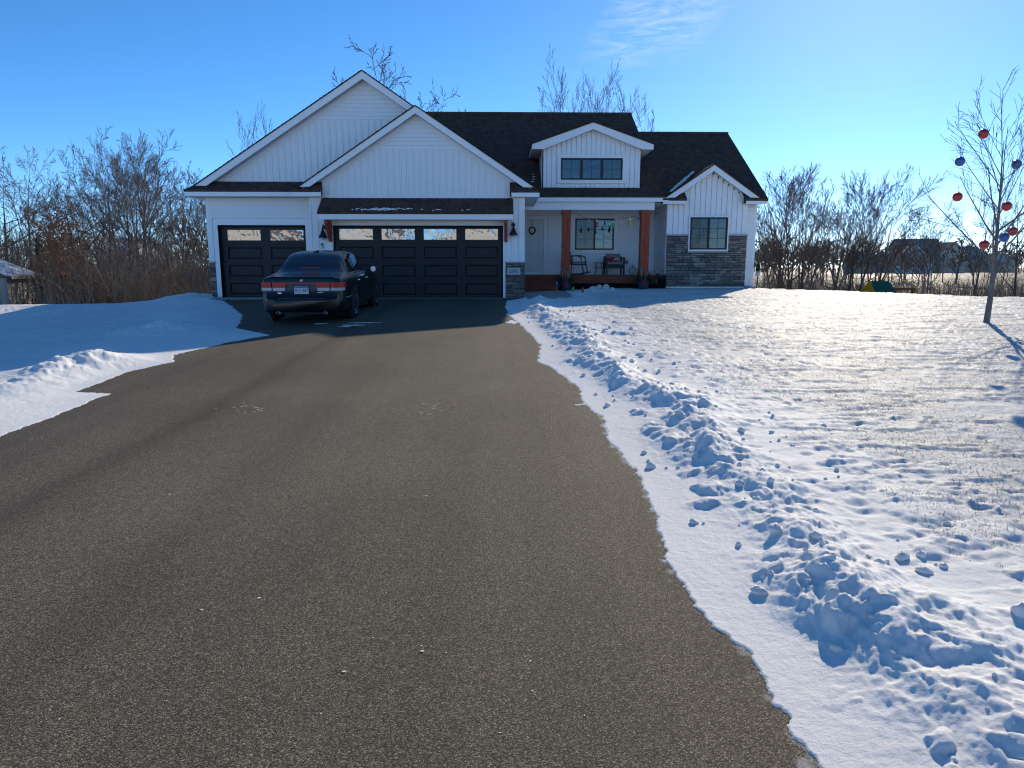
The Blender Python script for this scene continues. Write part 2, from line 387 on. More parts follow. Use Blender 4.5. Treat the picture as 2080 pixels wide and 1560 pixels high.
# ------------------------------------------------------------------ terrain
def sstep(a, b, x):
    t = np.clip((x-a)/(b-a), 0, 1); return t*t*(3-2*t)
_yk = np.array([-400, -60, -40, -27, -22, -18, -15, -12, -8, -6, -3, 0, 2, 400.])
_zk = np.array([-1.6, -1.3, -1.15, -.90, -.78, -.72, -.645, -.525, -.29, -.185, -.06, 0, .0, 0])
_yt = np.linspace(-80, 20, 2001); _zt = np.interp(_yt, _yk, _zk)
_kn = np.exp(-np.linspace(-2.5, 2.5, 61)**2); _kn /= _kn.sum()
_zt = np.convolve(np.pad(_zt, 30, mode='edge'), _kn, mode='valid')
def G(X, Y):                                                 # graded ground without snow
    X = np.asarray(X, float); Y = np.asarray(Y, float)
    z = np.interp(Y, _yt, _zt)
    z = z+.040*np.maximum(np.minimum(X+3, 0), -14)*sstep(.5, -5, Y)*sstep(-30, -14, Y)
    z = z+.13*sstep(.4, 4, X)*sstep(-17, -6, Y)
    dl = np.maximum(Y+1.6, 0)*sstep(-8.7, -11, X)
    z = z-1.7*(1-np.exp(-.115*dl/1.7*1.4))
    yc = np.interp(X, [7, 9, 10, 12.5, 16, 30, 80], [9, 3.2, .7, -2.6, -3.6, -5, -5])
    dr = np.maximum(Y-yc, 0)*sstep(8.9, 9.8, X)
    db = np.maximum(Y-15.5, 0)*sstep(-12, -9, X)*(1-sstep(8.9, 9.8, X))
    z = z-3.1*(1-np.exp(-.11*(dr+db)/3.1*1.5))
    z = z+2.2*sstep(55, 165, Y)*sstep(-40, 40, X)+1.0*sstep(60, 200, Y)*(1-sstep(-40, 40, X))
    return z
def gnd(px, py):                                             # photo pixel -> point where that ray meets the graded ground
    d = ray(px, py); t = np.concatenate([np.arange(1, 30, .01), np.arange(30, 400, .2)])
    q = EYE[None]+d[None]*t[:, None]; k = np.argmax(q[:, 2] < G(q[:, 0], q[:, 1])); return q[k]
def depth_at(px, Y):                                         # x of a photo column at world depth y
    d = ray(px, 543); return EYE[0]+d[0]*(Y-EYE[1])/d[1]

_rs = np.random.RandomState(7); _perm = _rs.permutation(256); _perm = np.concatenate([_perm, _perm, _perm])
_gr = np.stack([np.cos(np.linspace(0, 2*np.pi, 256, endpoint=False)), np.sin(np.linspace(0, 2*np.pi, 256, endpoint=False))], 1)
def perlin(x, y):
    xi = np.floor(x).astype(int); yi = np.floor(y).astype(int); xf = x-xi; yf = y-yi
    u_ = xf*xf*xf*(xf*(xf*6-15)+10); v_ = yf*yf*yf*(yf*(yf*6-15)+10)
    def g(ix, iy, dx, dy):
        h = _perm[_perm[ix & 255]+(iy & 255)]; q = _gr[h]; return q[..., 0]*dx+q[..., 1]*dy
    a = g(xi, yi, xf, yf); b = g(xi+1, yi, xf-1, yf); c = g(xi, yi+1, xf, yf-1); d = g(xi+1, yi+1, xf-1, yf-1)
    return (a+(b-a)*u_)+((c+(d-c)*u_)-(a+(b-a)*u_))*v_
def fbm(x, y, o=4, gain=.5):
    s = 0; a = 1
    for i in range(o): s = s+a*perlin(x*2**i+17.3*i, y*2**i-9.1*i); a *= gain
    return s
def clumps(x, y, cell, keep=.6, seed=0):                     # rounded clods on a jittered lattice -> 0..1 heights
    gx = x/cell; gy = y/cell; xi = np.floor(gx).astype(int); yi = np.floor(gy).astype(int); best = np.zeros_like(x)
    for dx in (-1, 0, 1):
        for dy in (-1, 0, 1):
            cx = xi+dx; cy = yi+dy
            h = _perm[_perm[(cx+seed*31) & 255]+((cy+seed*57) & 255)]; h2 = _perm[(h+91) & 255]; h3 = _perm[(h2+13) & 255]; h4 = _perm[(h3+7) & 255]
            px = cx+.15+.7*h/255; py = cy+.15+.7*h2/255; r = .30+.42*h3/255
            an = h4/255*3.14; ex = (gx-px)*np.cos(an)+(gy-py)*np.sin(an); ey = -(gx-px)*np.sin(an)+(gy-py)*np.cos(an)
            q = 1-((ex/r)**2+(ey/(r*.62))**2)
            best = np.maximum(best, np.where(h4/255. < keep, np.sqrt(np.clip(q, 0, 1))*(.35+.65*h3/255), 0))
    return best

edge_px_R = [(1030, 611), (1027, 622), (1034, 640), (1062, 662), (1075, 676), (1098, 700), (1094, 735), (1130, 752), (1178, 790), (1186, 822), (1222, 846), (1240, 900), (1292, 962), (1334, 1042), (1352, 1120), (1366, 1168), (1436, 1256), (1502, 1310), (1560, 1382), (1606, 1470), (1655, 1560)]
edge_px_L = [(452, 611), (470, 622), (492, 640), (488, 655), (478, 666), (548, 681), (470, 694), (350, 722), (352, 735), (262, 755), (152, 796), (222, 800), (180, 816), (100, 850), (0, 886)]
ER = [tuple(gnd(*q)[:2]) for q in edge_px_R]+[(1.15, -19.2), (1.3, -20.5), (1.7, -24), (3.5, -29), (3.5, -33)]
EL = [tuple(gnd(*q)[:2]) for q in edge_px_L]+[(-4.45, -15.5), (-4.3, -17), (-4.4, -21), (-5, -26), (-7, -30), (-7, -33)]
ER = [(.92, .3)]+ER; EL = [(-8.3, .9), (-8.25, -.12)]+EL
def dist_poly(x, y, pts):
    best = np.full(x.shape, 1e9)
    for (ax, ay), (bx, by) in zip(pts[:-1], pts[1:]):
        vx, vy = bx-ax, by-ay; t = np.clip(((x-ax)*vx+(y-ay)*vy)/(vx*vx+vy*vy+1e-12), 0, 1)
        best = np.minimum(best, (x-ax-t*vx)**2+(y-ay-t*vy)**2)
    return np.sqrt(best)
POLY = ER+EL[::-1]
def inside(x, y):
    r = np.zeros(x.shape, bool); n = len(POLY)
    for i in range(n):
        ax, ay = POLY[i]; bx, by = POLY[(i+1) % n]
        c = ((ay > y) != (by > y)) & (x < (bx-ax)*(y-ay)/((by-ay) if by != ay else 1e-9)+ax); r ^= c
    return r

def snow_height(X, Y):
    """snow thickness over G, plus the 'bare' weight"""
    T = np.full(X.shape, .055); bare = np.ones(X.shape)
    near = (X > -22) & (X < 22) & (Y > -33) & (Y < 9)
    x = X[near]; y = Y[near]
    dR = dist_poly(x, y, ER); dL = dist_poly(x, y, EL); ins = inside(x, y)
    s = np.minimum(dR, dL); right = dR < dL
    s = np.where(ins, -s, s)
    s = s+.045*fbm(x*3.1, y*3.1, 3)+.028*fbm(x*13, y*13, 3, .6)
    # wide thin film beside the asphalt, then the shovelled bank, then the crusted lawn
    film = .006+.022*sstep(0, .5, s)
    wob = fbm(x*.55+3, y*.55, 2)
    cR = .80+.30*wob; wR = .29+.09*fbm(x*.8, y*.8+9, 2)
    bR = np.exp(-np.abs((s-cR)/wR)**2.2)*sstep(.16, .45, s)
    qx = x+.10*fbm(x*3.3, y*3.3, 3, .6)+.03*fbm(x*14, y*14, 2); qy = y+.10*fbm(x*3.3+40, y*3.3, 3, .6)+.03*fbm(x*14+9, y*14, 2)
    rdg = lambda k, o_: np.clip(1-2.2*np.abs(fbm(qx*k+o_, qy*k-o_, 3, .55)), 0, 1)
    rag = .46*rdg(1.15, 3.)*np.clip(.6+1.4*fbm(x*.9+11, y*.9, 2), .1, 1.2)+.26*rdg(3.1, 8.)+.20*clumps(qx, qy, .27, .5, 2)+.13*clumps(qx, qy, .12, .55, 3)+.09*rdg(8., 2.)+.05*fbm(x*24, y*24, 2)
    rough = fbm(x*2.2, y*2.2, 4, .55)
    crest = np.exp(-np.abs((s-cR+.10)/(wR*.55))**2)*np.clip(.5+1.5*fbm(x*1.3+5, y*1.3, 3, .6), 0, 1.3)
    hR = bR*(.045+.095*rag+.050*rough)+crest*(.042+.035*rag)*sstep(.16, .45, s)
    outer = np.exp(-((s-1.55)/.55)**2)*(.015+.028*clumps(qx+5, qy, .42, .35, 4)+.02*clumps(qx, qy+3, .16, .35, 5))
    spill = np.exp(-((s-.42)/.16)**2)*.045*clumps(qx, qy, .17, .22, 6)
    # left side: flatter film with separate heaps
    heapL = 0
    for hx, hy, hr, hh in HEAPS: heapL = heapL+hh*np.exp(-(((x-hx)/hr)**2+((y-hy)/(hr*1.25))**2))
    bL = np.exp(-((s-.95)/.42)**2)*sstep(.15, .6, s)
    hL = bL*(.015+.03*rag)+heapL*(.7+.45*rag+.35*rough)*sstep(.03, .35, s)
    ly = sstep(.8, 2.2, s)
    lf = fbm(x*.5+.2*fbm(x*4, y*4, 2), y*1.7, 5, .62); lip = sstep(.02, .08, lf)-sstep(.20, .5, lf)
    lawn = ly*(.010*fbm(x*.9, y*1.5, 3, .5)+.016*lip+.008*np.abs(fbm(x*2.1+4, y*4.5, 3, .6))+.006*clumps(qx, qy, .26, .14, 8)*sstep(5, 1.5, s)+.006*fbm(x*7, y*9, 3, .65))
    base = np.where(s < 0, np.maximum(s*.22, -.05), film+.025*sstep(.4, 1.6, s))
    t = base+np.where(s > 0, np.where(right, hR+outer+spill, hL), 0)+np.where(s > 0, lawn, 0)
    for tx, ty, tr in TRACKS:                                # footprints and drag marks in the crust
        r2 = ((x-tx)/tr)**2+((y-ty)/(tr*.75))**2
        t = t-np.where(s > .5, .017*np.exp(-r2**1.5*(1+.6*rough)), 0)
    # heap of shovelled lumps by the porch
    hp = np.zeros_like(x)
    for hx, hy, hr, hh in PORCH_HEAP: hp = np.maximum(hp, hh*np.sqrt(np.clip(1-((x-hx)**2+(y-hy)**2)/hr**2, 0, 1)))
    t = t+hp*(.9+.5*rough)
    walk = sstep(.70, .82, x)*sstep(2.25, 2.02, x)*sstep(-1.9, -1.1, y+.5*(x-1.4)**2-.12*fbm(x*2, y*2, 2))*sstep(2.9, 2.7, y)
    t = t*(1-walk)+.03*walk
    T[near] = t
    b = np.where(right, sstep(1.1, 3.0, s), .35*sstep(1.2, 3, s))
    bare[near] = b
    far = sstep(13, 26, np.hypot(X, Y+20.2)-8)*sstep(10, 16, np.hypot(X, Y-5))
    bare = bare+far*.95
    return T, bare
rnd = random.Random(11)
HEAPS = []
for px, py, r, h in ((95, 775, .45, .13), (165, 750, .5, .13), (215, 745, .35, .09), (340, 676, .6, .13), (290, 684, .45, .08), (402, 606, .8, .12), (440, 612, .5, .06), (40, 800, .35, .06)):
    q = gnd(px, py); HEAPS.append((q[0], q[1], r, h))
PORCH_HEAP = []
for px, py, r, h in ((1216, 588, .17, .20), (1231, 588, .13, .20), (1203, 589, .15, .14), (1243, 590, .12, .15), (1226, 591, .2, .10), (1190, 591, .2, .08), (1258, 592, .16, .07), (1209, 591, .2, .10)):
    q = gnd(px, py+6); PORCH_HEAP.append((q[0], q[1], r, h))
TRACKS = []
def track(pts, n, jit, r0, r1):
    g = [gnd(*q)[:2] for q in pts]
    for i in range(n):
        f = i/(n-1)*(len(g)-1); k = min(int(f), len(g)-2); f -= k
        TRACKS.append((g[k][0]*(1-f)+g[k+1][0]*f+rnd.uniform(-jit, jit), g[k][1]*(1-f)+g[k+1][1]*f+rnd.uniform(-jit, jit), rnd.uniform(r0, r1)))
track([(1180, 650), (1330, 700), (1500, 720), (1740, 770)], 26, .16, .05, .10)
track([(1250, 640), (1420, 660), (1640, 690), (1900, 700)], 22, .25, .05, .10)
track([(1300, 760), (1420, 860), (1560, 960), (1760, 1060), (1960, 1180)], 26, .14, .04, .08)
track([(1730, 870), (1860, 980), (2060, 1100)], 16, .14, .04, .07)
track([(1290, 720), (1380, 810), (1480, 840), (1600, 930)], 18, .16, .04, .08)
track([(1450, 800), (1720, 850), (2000, 900)], 14, .2, .04, .07)

def build_ground():
    az = np.radians(np.concatenate([np.arange(-180, -40, 4.), np.arange(-40, 40, .1), np.arange(40, 180, 4.)]))
    # radial rows: dense where the photo shows the near lawn, growing with distance
    r1 = np.geomspace(1.5, 23.5, 680); r2 = np.geomspace(23.6, 2600, 140)
    R = np.concatenate([[.05, .5, 1.0], r1, r2])
    A, RR = np.meshgrid(az, R)
    X = RR*np.sin(A); Y = EYE[1]+RR*np.cos(A)
    T, bare = snow_height(X, Y)
    Z = G(X, Y)+T
    Z += np.where(RR > 30, .25*fbm(X*.06, Y*.06, 3), 0)*sstep(30, 60, RR)
    # keep the crust below the house floor and slab footprints
    nr, na = X.shape
    V = np.stack([X, Y, Z], -1).reshape(-1, 3)
    i = np.arange(nr-1)[:, None]*na; j = np.arange(na)[None]; jn = (j+1) % na
    F = np.stack([i+j, i+na+j, i+na+jn, i+jn], -1).reshape(-1, 4)
    me = bpy.data.meshes.new('snowy_ground')
    me.vertices.add(len(V)); me.vertices.foreach_set('co', V.astype(np.float32).ravel())
    me.loops.add(F.size); me.loops.foreach_set('vertex_index', F[:, ::-1].astype(np.int32).ravel())
    me.polygons.add(len(F)); me.polygons.foreach_set('loop_start', np.arange(0, F.size, 4, dtype=np.int32))
    me.polygons.foreach_set('use_smooth', np.ones(len(F), bool))
    at = me.attributes.new('bare', 'FLOAT', 'POINT'); at.data.foreach_set('value', bare.astype(np.float32).ravel())
    me.materials.append(MAT['snow']); me.update(); me.validate()
    o = link('snowy_ground', me)
    tag(o, 'snow covered lawn and fields spreading to the horizon', 'ground', kind='structure')
build_ground()

def build_driveway():
    xs = np.arange(-9.2, 4.6, .12); ys = np.arange(-33, .92, .12)
    X, Y = np.meshgrid(xs, ys); Z = G(X, Y)
    s = np.where(inside(X, Y), -1, np.minimum(dist_poly(X, Y, ER), dist_poly(X, Y, EL)))
    ny, nx = X.shape; V = np.stack([X, Y, Z], -1).reshape(-1, 3); F = []
    for a in range(ny-1):
        for b in range(nx-1):
            if s[a, b] < .3: k = a*nx+b; F.append((k, k+1, k+nx+1, k+nx))
    me = mesh('driveway', V, F, 'asphalt', True); dd = np.minimum(dist_poly(X, Y, ER), dist_poly(X, Y, EL)).ravel()
    at = me.attributes.new('dust', 'FLOAT', 'POINT'); at.data.foreach_set('value', np.where(s.ravel() < 0, sstep(.12, 0, dd), 1.).astype(np.float32)*.8)
    o = link('driveway', me)
    tag(o, 'wide grey asphalt driveway sloping up to the garage doors', 'driveway', kind='structure')
build_driveway()

# ------------------------------------------------------------------ the house
house = thing('house', 'white one storey house with dark shingle roof, stone wainscot, garage doors and porch', 'house')
FGX, FGP, FGS = -2.235, 5.25, .657            # front garage gable: ridge x, peak z, slope
MGX, MGP, MGS, MGR = -3.76, 6.30, .641, .668  # larger gable behind it
FG_O = lambda x: FGP-FGS*abs(x-FGX)
MG_O = lambda x: MGP-(MGS if x < MGX else MGR)*abs(x-MGX)
EAVE_Y, EAVE_Z, RS = 2.85, 3.14, .62          # main roof plane
RIDGE_Y = 9.1; RIDGE_Z = EAVE_Z+RS*(RIDGE_Y-EAVE_Y)
LOW_Z, LOW_S, LOW_RY = 3.06, .642, 7.38       # lower roof at the right
LOW_RZ = LOW_Z+LOW_S*(LOW_RY-EAVE_Y)
DX, DP, DS, DH = 3.115, 5.50, .345, 1.975     # dormer

def wall_part(name, polys, y0, y1, parent=house, m='white_vinyl'):
    b = MB()
    for p in polys: b.prism(p, y0, y1)
    return b.build(name, m, parent)
def bb_boards(wall, x0, x1, zb, top, y, pitch=.185, kinks=()):
    """vertical board and batten: every board is a piece with its batten along its left edge"""
    n = max(1, round((x1-x0)/pitch)); w = (x1-x0)/n
    for i in range(n):
        a, b = x0+i*w, x0+(i+1)*w
        def strip(a, b):
            up = [(b, top(b))]+[(k, top(k)) for k in kinks if a < k < b]+[(a, top(a))]
            return [(a, zb), (b, zb)]+up
        if min(top(a), top(b)) <= zb+.01:
            if max(top(a), top(b)) <= zb+.02: continue
            lo, hi = (a, b) if top(a) < top(b) else (b, a)
            f = (zb+.012-top(lo))/(top(hi)-top(lo)); c = lo+(hi-lo)*f
            a, b = (c, b) if lo == a else (a, c)
        m = MB().prism(strip(a, b-.008), y, y+.018)
        if b-a > .05: m.prism(strip(a, a+.042), y-.020, y)
        m.build('board', 'white_vinyl', wall)
def lap_boards(wall, xl, xr, z0, z1, y, step=.115, gaps=()):
    """horizontal lap siding: one wedge shaped plank per course; gaps = (x0, x1, z0, z1) openings"""
    n = max(1, round((z1-z0)/step)); h = (z1-z0)/n
    for i in range(n):
        a, b = z0+i*h, z0+(i+1)*h
        runs = [(xl(a), xr(a), xl(b), xr(b))]
        for gx0, gx1, gz0, gz1 in gaps:
            if b > gz0+.02 and a < gz1-.02:
                runs = [q for r in runs for q in ((r[0], min(r[1], gx0), r[2], min(r[3], gx0)), (max(r[0], gx1), r[1], max(r[2], gx1), r[3]))]
        for l0, r0, l1, r1 in runs:
            if r0-l0 < .02: continue
            if r1 < l1: l1 = r1 = (l1+r1)/2
            V = [(l0, y-.034, a), (r0, y-.034, a), (r1, y-.004, b+.004), (l1, y-.004, b+.004), (l0, y+.012, a), (r0, y+.012, a), (r1, y+.012, b+.004), (l1, y+.012, b+.004)]
            link('siding_board', mesh('siding_board', V, [(0, 1, 2, 3), (7, 6, 5, 4), (0, 4, 5, 1), (2, 6, 7, 3), (1, 5, 6, 2), (3, 7, 4, 0)], 'white_vinyl'), wall)
def rake(parent, O, xa, xp, xb, zend, y0, y1, depth, name='rake_board'):
    for x, s in ((xa, -1), (xb, 1)):
        if x is None: continue
        I = lambda q: O(q)-depth
        # outer and inner points where the board is cut level at zend
        lo, hi = xp, x
        f = lambda fn: xp+s*abs((fn(xp)-zend)/((fn(xp)-fn(xp+s*1.0))))
        xo, xi = f(O), f(I)
        poly = [(xp, I(xp)), (xi, zend), (xo, zend), (xp, O(xp))]
        if s < 0: poly = [(xp, O(xp)), (xo, zend), (xi, zend), (xp, I(xp))]
        MB().prism(poly, y0, y1).build(name, 'white_trim', parent)
def slab(parent, name, m, pts, th):              # thin sheet through 4 points (counter-clockwise from above), thickness downwards
    V = [Vector(p) for p in pts]; n = (V[1]-V[0]).cross(V[3]-V[0]).normalized()
    W = V+[q-n*th for q in V]
    return link(name, mesh(name, W, [(0, 1, 2, 3), (7, 6, 5, 4), (0, 4, 5, 1), (1, 5, 6, 2), (2, 6, 7, 3), (3, 7, 4, 0)], m), parent)
def shingles(parent, e0, e1, r1, r0, lift=.006, step=.145):
    """rows of shingles from eave e0-e1 up to ridge r0-r1, each row overlapping the next with a real step and ragged tabs"""
    e0, e1, r0, r1 = map(Vector, (e0, e1, r0, r1)); n = (e1-e0).cross(r0-e0).normalized()
    L = ((r0-e0).length+(r1-e1).length)/2; k = max(2, round(L/step)); V = []; F = []
    rg = random.Random(int(L*1000)+k)
    for i in range(k):
        a, b = i/k, (i+1)/k
        A0, A1 = e0.lerp(r0, a), e1.lerp(r1, a); B0, B1 = e0.lerp(r0, b), e1.lerp(r1, b)
        W = (A1-A0).length; nt = max(1, int(W/.30)); x = 0
        cuts = sorted({0., 1.}|{min(1, max(0, (j+rg.uniform(-.25, .25))/nt)) for j in range(1, nt)})
        for c0, c1 in zip(cuts[:-1], cuts[1:]):
            h = lift+.008+rg.choice((0, 0, .004)); q = len(V)
            a0, a1, b0, b1 = A0.lerp(A1, c0)+n*h, A0.lerp(A1, c1)+n*h, B0.lerp(B1, c0)+n*lift, B0.lerp(B1, c1)+n*lift
            V += [a0, a1, b1, b0, a0-n*(h-lift+.004), a1-n*(h-lift+.004)]
            F += [(q, q+1, q+2, q+3), (q+4, q+5, q+1, q)]
    o = link('shingles', mesh('shingles', V, F, 'asphalt_shingle'), parent); o['kind'] = 'stuff'; return o
def roof_plane(parent, e0, e1, r1, r0, th=.06):
    s = slab(parent, 'roof_deck', 'asphalt_shingle', (e0, e1, r1, r0), th); shingles(parent, e0, e1, r1, r0); return s

# --- front gable with the double garage door
w = wall_part('wall', [[(-5.31, -.1), (-4.74, -.1), (-4.74, 2.20), (-5.31, 2.20)], [(.20, -.1), (.79, -.1), (.79, 2.20), (.20, 2.20)],
                       [(-5.31, 2.20), (.79, 2.20), (.79, FG_O(.79)-.1), (FGX, FGP-.1), (-5.31, FG_O(-5.31)-.1)]], .02, .22)
box('side_wall', 'white_vinyl', house, .60, .786, .225, 6.2, -.1, 2.98)
box('side_wall', 'white_vinyl', house, -5.306, -5.12, .225, .62, -.1, 2.98)
fgw = w
bb_boards(w, -5.31, -4.76, 1.045, lambda x: 2.83, .0)
bb_boards(w, .235, .79, 1.045, lambda x: 2.83, .0)
bb_boards(w, -4.93, .39, 2.815, lambda x: min(4.15, FG_O(x)-.20), .0, kinks=(FGX-(FGP-.2-4.15)/FGS, FGX+(FGP-.2-4.15)/FGS))
box('frieze_board', 'white_trim', w, FGX-1.55, FGX+1.55, -.02, .02, 4.15, 4.235)
lap_boards(w, lambda z: FGX-max(0, (FGP-.22-z))/FGS, lambda z: FGX+max(0, (FGP-.22-z))/FGS, 4.237, 5.02, .0)
rake(w, lambda x: FG_O(x)-.19, -5.2, FGX, .75, 3.26, -.022, .0, .12, 'rake_trim')
# garage door frame and casing
fr = MB().box(-4.78, -4.70, -.012, .16, 0, 2.06).box(.165, .232, -.012, .16, 0, 2.06).box(-4.78, .232, -.012, .16, 2.06, 2.20).build('door_casing', 'white_trim', house)

def garage_door(x0, x1, y, cols, label, zt=2.06):
    d = MB().box(x0, x1, y+.04, y+.07, 0, zt).build('garage_door', 'black_door', house); d['label'] = label
    MB().box(x0, x0+.045, y-.02, y+.04, 0, zt).box(x1-.045, x1, y-.02, y+.04, 0, zt).box(x0+.045, x1-.045, y-.02, y+.04, zt-.05, zt).build('weather_strip', 'rubber', d)
    rows = [(0.012, .515, .076, .431), (.52, 1.035, .60, .96), (1.04, 1.55, 1.12, 1.478), (1.555, zt-.05, 1.655, 1.985)]
    for z0, z1, p0, p1 in rows:
        m = MB(); xs = x0+.047
        for c0, c1 in cols: m.box(xs, c0, y, y+.04, z0, z1); xs = c1
        m.box(xs, x1-.047, y, y+.04, z0, z1)
        for c0, c1 in cols:
            m.box(c0, c1, y, y+.04, z0, p0); m.box(c0, c1, y, y+.04, p1, z1)
        m.build('door_section', 'black_door', d)
        for c0, c1 in cols:
            if p0 > 1.6:
                box('pane', 'garage_glass', d, c0, c1, y+.016, y+.024, p0, p1)
                MB().box(c0, c1, y-.006, y+.014, p1-.014, p1).box(c0, c1, y-.006, y+.014, p0, p0+.014).box(c0, c0+.014, y-.006, y+.014, p0+.014, p1-.014).box(c1-.014, c1, y-.006, y+.014, p0+.014, p1-.014).build('pane_frame', 'black_frame', d)
            else:
                # raised centre of the panel
                a, b = .018, .05
                V = [(c0+a, y+.038, p0+a), (c1-a, y+.038, p0+a), (c1-a, y+.038, p1-a), (c0+a, y+.038, p1-a), (c0+b, y+.014, p0+b), (c1-b, y+.014, p0+b), (c1-b, y+.014, p1-b), (c0+b, y+.014, p1-b)]
                link('panel', mesh('panel', V, [(4, 5, 6, 7), (0, 1, 5, 4), (1, 2, 6, 5), (2, 3, 7, 6), (3, 0, 4, 7)], 'black_door'), d)
    return d
garage_door(-4.70, .165, .13, [(-4.55, -3.56), (-3.34, -2.36), (-2.13, -1.165), (-.935, .03)], 'black double width garage door with a row of four windows')
garage_door(-8.17, -5.62, .75, [(-7.975, -6.97), (-6.72, -5.715)], 'black single garage door with two windows', 2.10)
box('threshold', 'concrete', house, -8.25, .25, -.05, .9, -.12, .006)

# eave returns, rakes and roof of the front gable
def pent(parent, x0, x1, ya, yw, zb, zf, zw, xi0=None, xi1=None):
    xi0 = x0 if xi0 is None else xi0; xi1 = x1 if xi1 is None else xi1
    box('fascia', 'white_trim', parent, x0, x1, ya, ya+.03, zb, zf)
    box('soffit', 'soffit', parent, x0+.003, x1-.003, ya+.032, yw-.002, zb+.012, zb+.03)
    e0, e1, r1, r0 = (x0, ya-.02, zf+.012), (x1, ya-.02, zf+.012), (xi1, yw, zw), (xi0, yw, zw)
    V = [e0, e1, r1, r0, (x0, ya+.031, zb+.03), (x1, ya+.031, zb+.03), (xi1, yw, zb+.03), (xi0, yw, zb+.03)]
    link('return_roof', mesh('return_roof', V, [(0, 1, 2, 3), (4, 7, 6, 5), (0, 4, 5, 1), (1, 5, 6, 2), (3, 7, 4, 0)], 'asphalt_shingle'), parent)
    shingles(parent, e0, e1, r1, r0)
fgr = wall_part('roof', [[(FGX-.2, FGP-.24), (FGX, FGP-.10), (FGX+.2, FGP-.24)]], .3, 6.0, m='white_vinyl')
fgr['label'] = 'dark roof over the front garage gable with white rakes'
rake(fgr, FG_O, -5.5, FGX, 1.0, 3.09, -.30, -.27, .205)
roof_plane(fgr, (1.20, -.325, FG_O(1.2)+.004), (1.20, 6.2, FG_O(1.2)+.004), (FGX, 6.2, FGP+.004), (FGX, -.325, FGP+.004), .02)
roof_plane(fgr, (-5.70, .5, FG_O(-5.7)+.004), (-5.70, -.325, FG_O(-5.7)+.004), (FGX, -.325, FGP+.004), (FGX, .5, FGP+.004), .02)
slab(fgr, 'soffit', 'soffit', ((1.0, -.268, FG_O(1.0)-.10), (1.0, -.003, FG_O(1.0)-.10), (FGX, -.003, FGP-.10), (FGX, -.268, FGP-.10)), .012)
slab(fgr, 'soffit', 'soffit', ((-5.5, -.003, FG_O(-5.5)-.10), (-5.5, -.268, FG_O(-5.5)-.10), (FGX, -.268, FGP-.10), (FGX, -.003, FGP-.10)), .012)
pent(fgr, .40, 1.185, -.32, .0, 2.83, 2.98, 3.25, xi0=.36, xi1=1.0)
pent(fgr, -5.68, -4.90, -.32, .0, 2.83, 2.985, 3.25, xi0=-5.5, xi1=-4.94)
box('fascia', 'white_trim', fgr, 1.157, 1.187, -.288, 2.84, 2.83, 2.975)
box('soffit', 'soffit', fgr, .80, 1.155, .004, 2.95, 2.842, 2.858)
def rake_dashes(parent, O, xp, xa, xb, y, off):     # rake soffit vents and J-channel shadow, both drawn as dark dashes
    for s, xe in ((-1, xa), (1, xb)):
        m = MB(); n = int(abs(xe-xp)/.15)
        for i in range(1, n):
            x = xp+s*i*.15; z = O(x)-off
            m.box(x-.035, x+.035, y, y+.16, z-.010, z)
        m.build('rake_dashes', 'vent_dark', parent)['kind'] = 'stuff'
rake_dashes(fgr, FG_O, FGX, -5.3, .8, -.24, .112)

# --- awning over the double door
aw = MB().prism([(-4.90, 2.21), (.40, 2.21), (.40, 2.33), (-4.90, 2.33)], -.585, -.002).build('awning', 'white_trim', house)
aw['label'] = 'shingled awning with white fascia over the double garage door'
box('fascia', 'white_trim', aw, -4.93, .43, -.62, -.588, 2.185, 2.335)
link('side_cheek', mesh('side_cheek', [(-4.93, -.585, 2.335), (-4.93, -.002, 2.335), (-4.93, -.002, 2.79), (.43, -.585, 2.335), (.43, -.002, 2.335), (.43, -.002, 2.79)], [(0, 1, 2), (5, 4, 3)], 'white_trim'), aw)
roof_plane(aw, (-4.955, -.645, 2.352), (.455, -.645, 2.352), (.455, -.004, 2.815), (-4.955, -.004, 2.815), .03)
for bx_ in (-4.75, .245):
    poly = [(-.53, 2.184), (-.53, 2.10), (-.40, 1.98), (-.22, 1.82), (-.12, 1.70), (-.09, 1.60), (-.016, 1.60), (-.016, 2.184)]
    V = [(bx_-.045, y, z) for y, z in poly]+[(bx_+.045, y, z) for y, z in poly]; n = len(poly)
    link('bracket', mesh('bracket', V, [tuple(range(n)), tuple(range(2*n-1, n-1, -1))]+[(i, i+n, (i+1) % n+n, (i+1) % n) for i in range(n)], 'cedar'), aw)

# --- bigger gable and the single bay at the left
gw = wall_part('wall', [[(-8.46, -.4), (-8.17, -.4), (-8.17, 2.10), (-8.46, 2.10)], [(-5.62, -.1), (-5.31, -.1), (-5.31, 2.10), (-5.62, 2.10)],
                        [(-8.46, 2.10), (.5, 2.10), (.5, MG_O(.5)-.12), (MGX, MGP-.1), (-8.46, MG_O(-8.46)-.12)]], .62, .80)
box('side_wall', 'white_vinyl', house, -8.455, -8.27, .805, 9.0, -1.2, 3.0)
box('corner_board', 'white_trim', gw, -8.475, -8.375, .59, .64, 1.05, 2.87)
lap_boards(gw, lambda z: -8.372, lambda z: -5.31, 1.06, 2.865, .6, gaps=((-8.31, -5.48, 0, 2.25),))
MB().box(-8.30, -8.17, .585, .76, 0, 2.10).box(-5.62, -5.48, .585, .76, 0, 2.10).box(-8.30, -5.48, .585, .76, 2.10, 2.24).build('door_casing', 'white_trim', house)
kz = 5.05
bb_boards(gw, -8.2, .2, 3.325, lambda x: min(kz, MG_O(x)-.21), .6, kinks=(MGX-(MGP-.21-kz)/MGS, MGX+(MGP-.21-kz)/MGR))
box('frieze_board', 'white_trim', gw, MGX-1.75, MGX+1.7, .58, .62, kz, kz+.09)
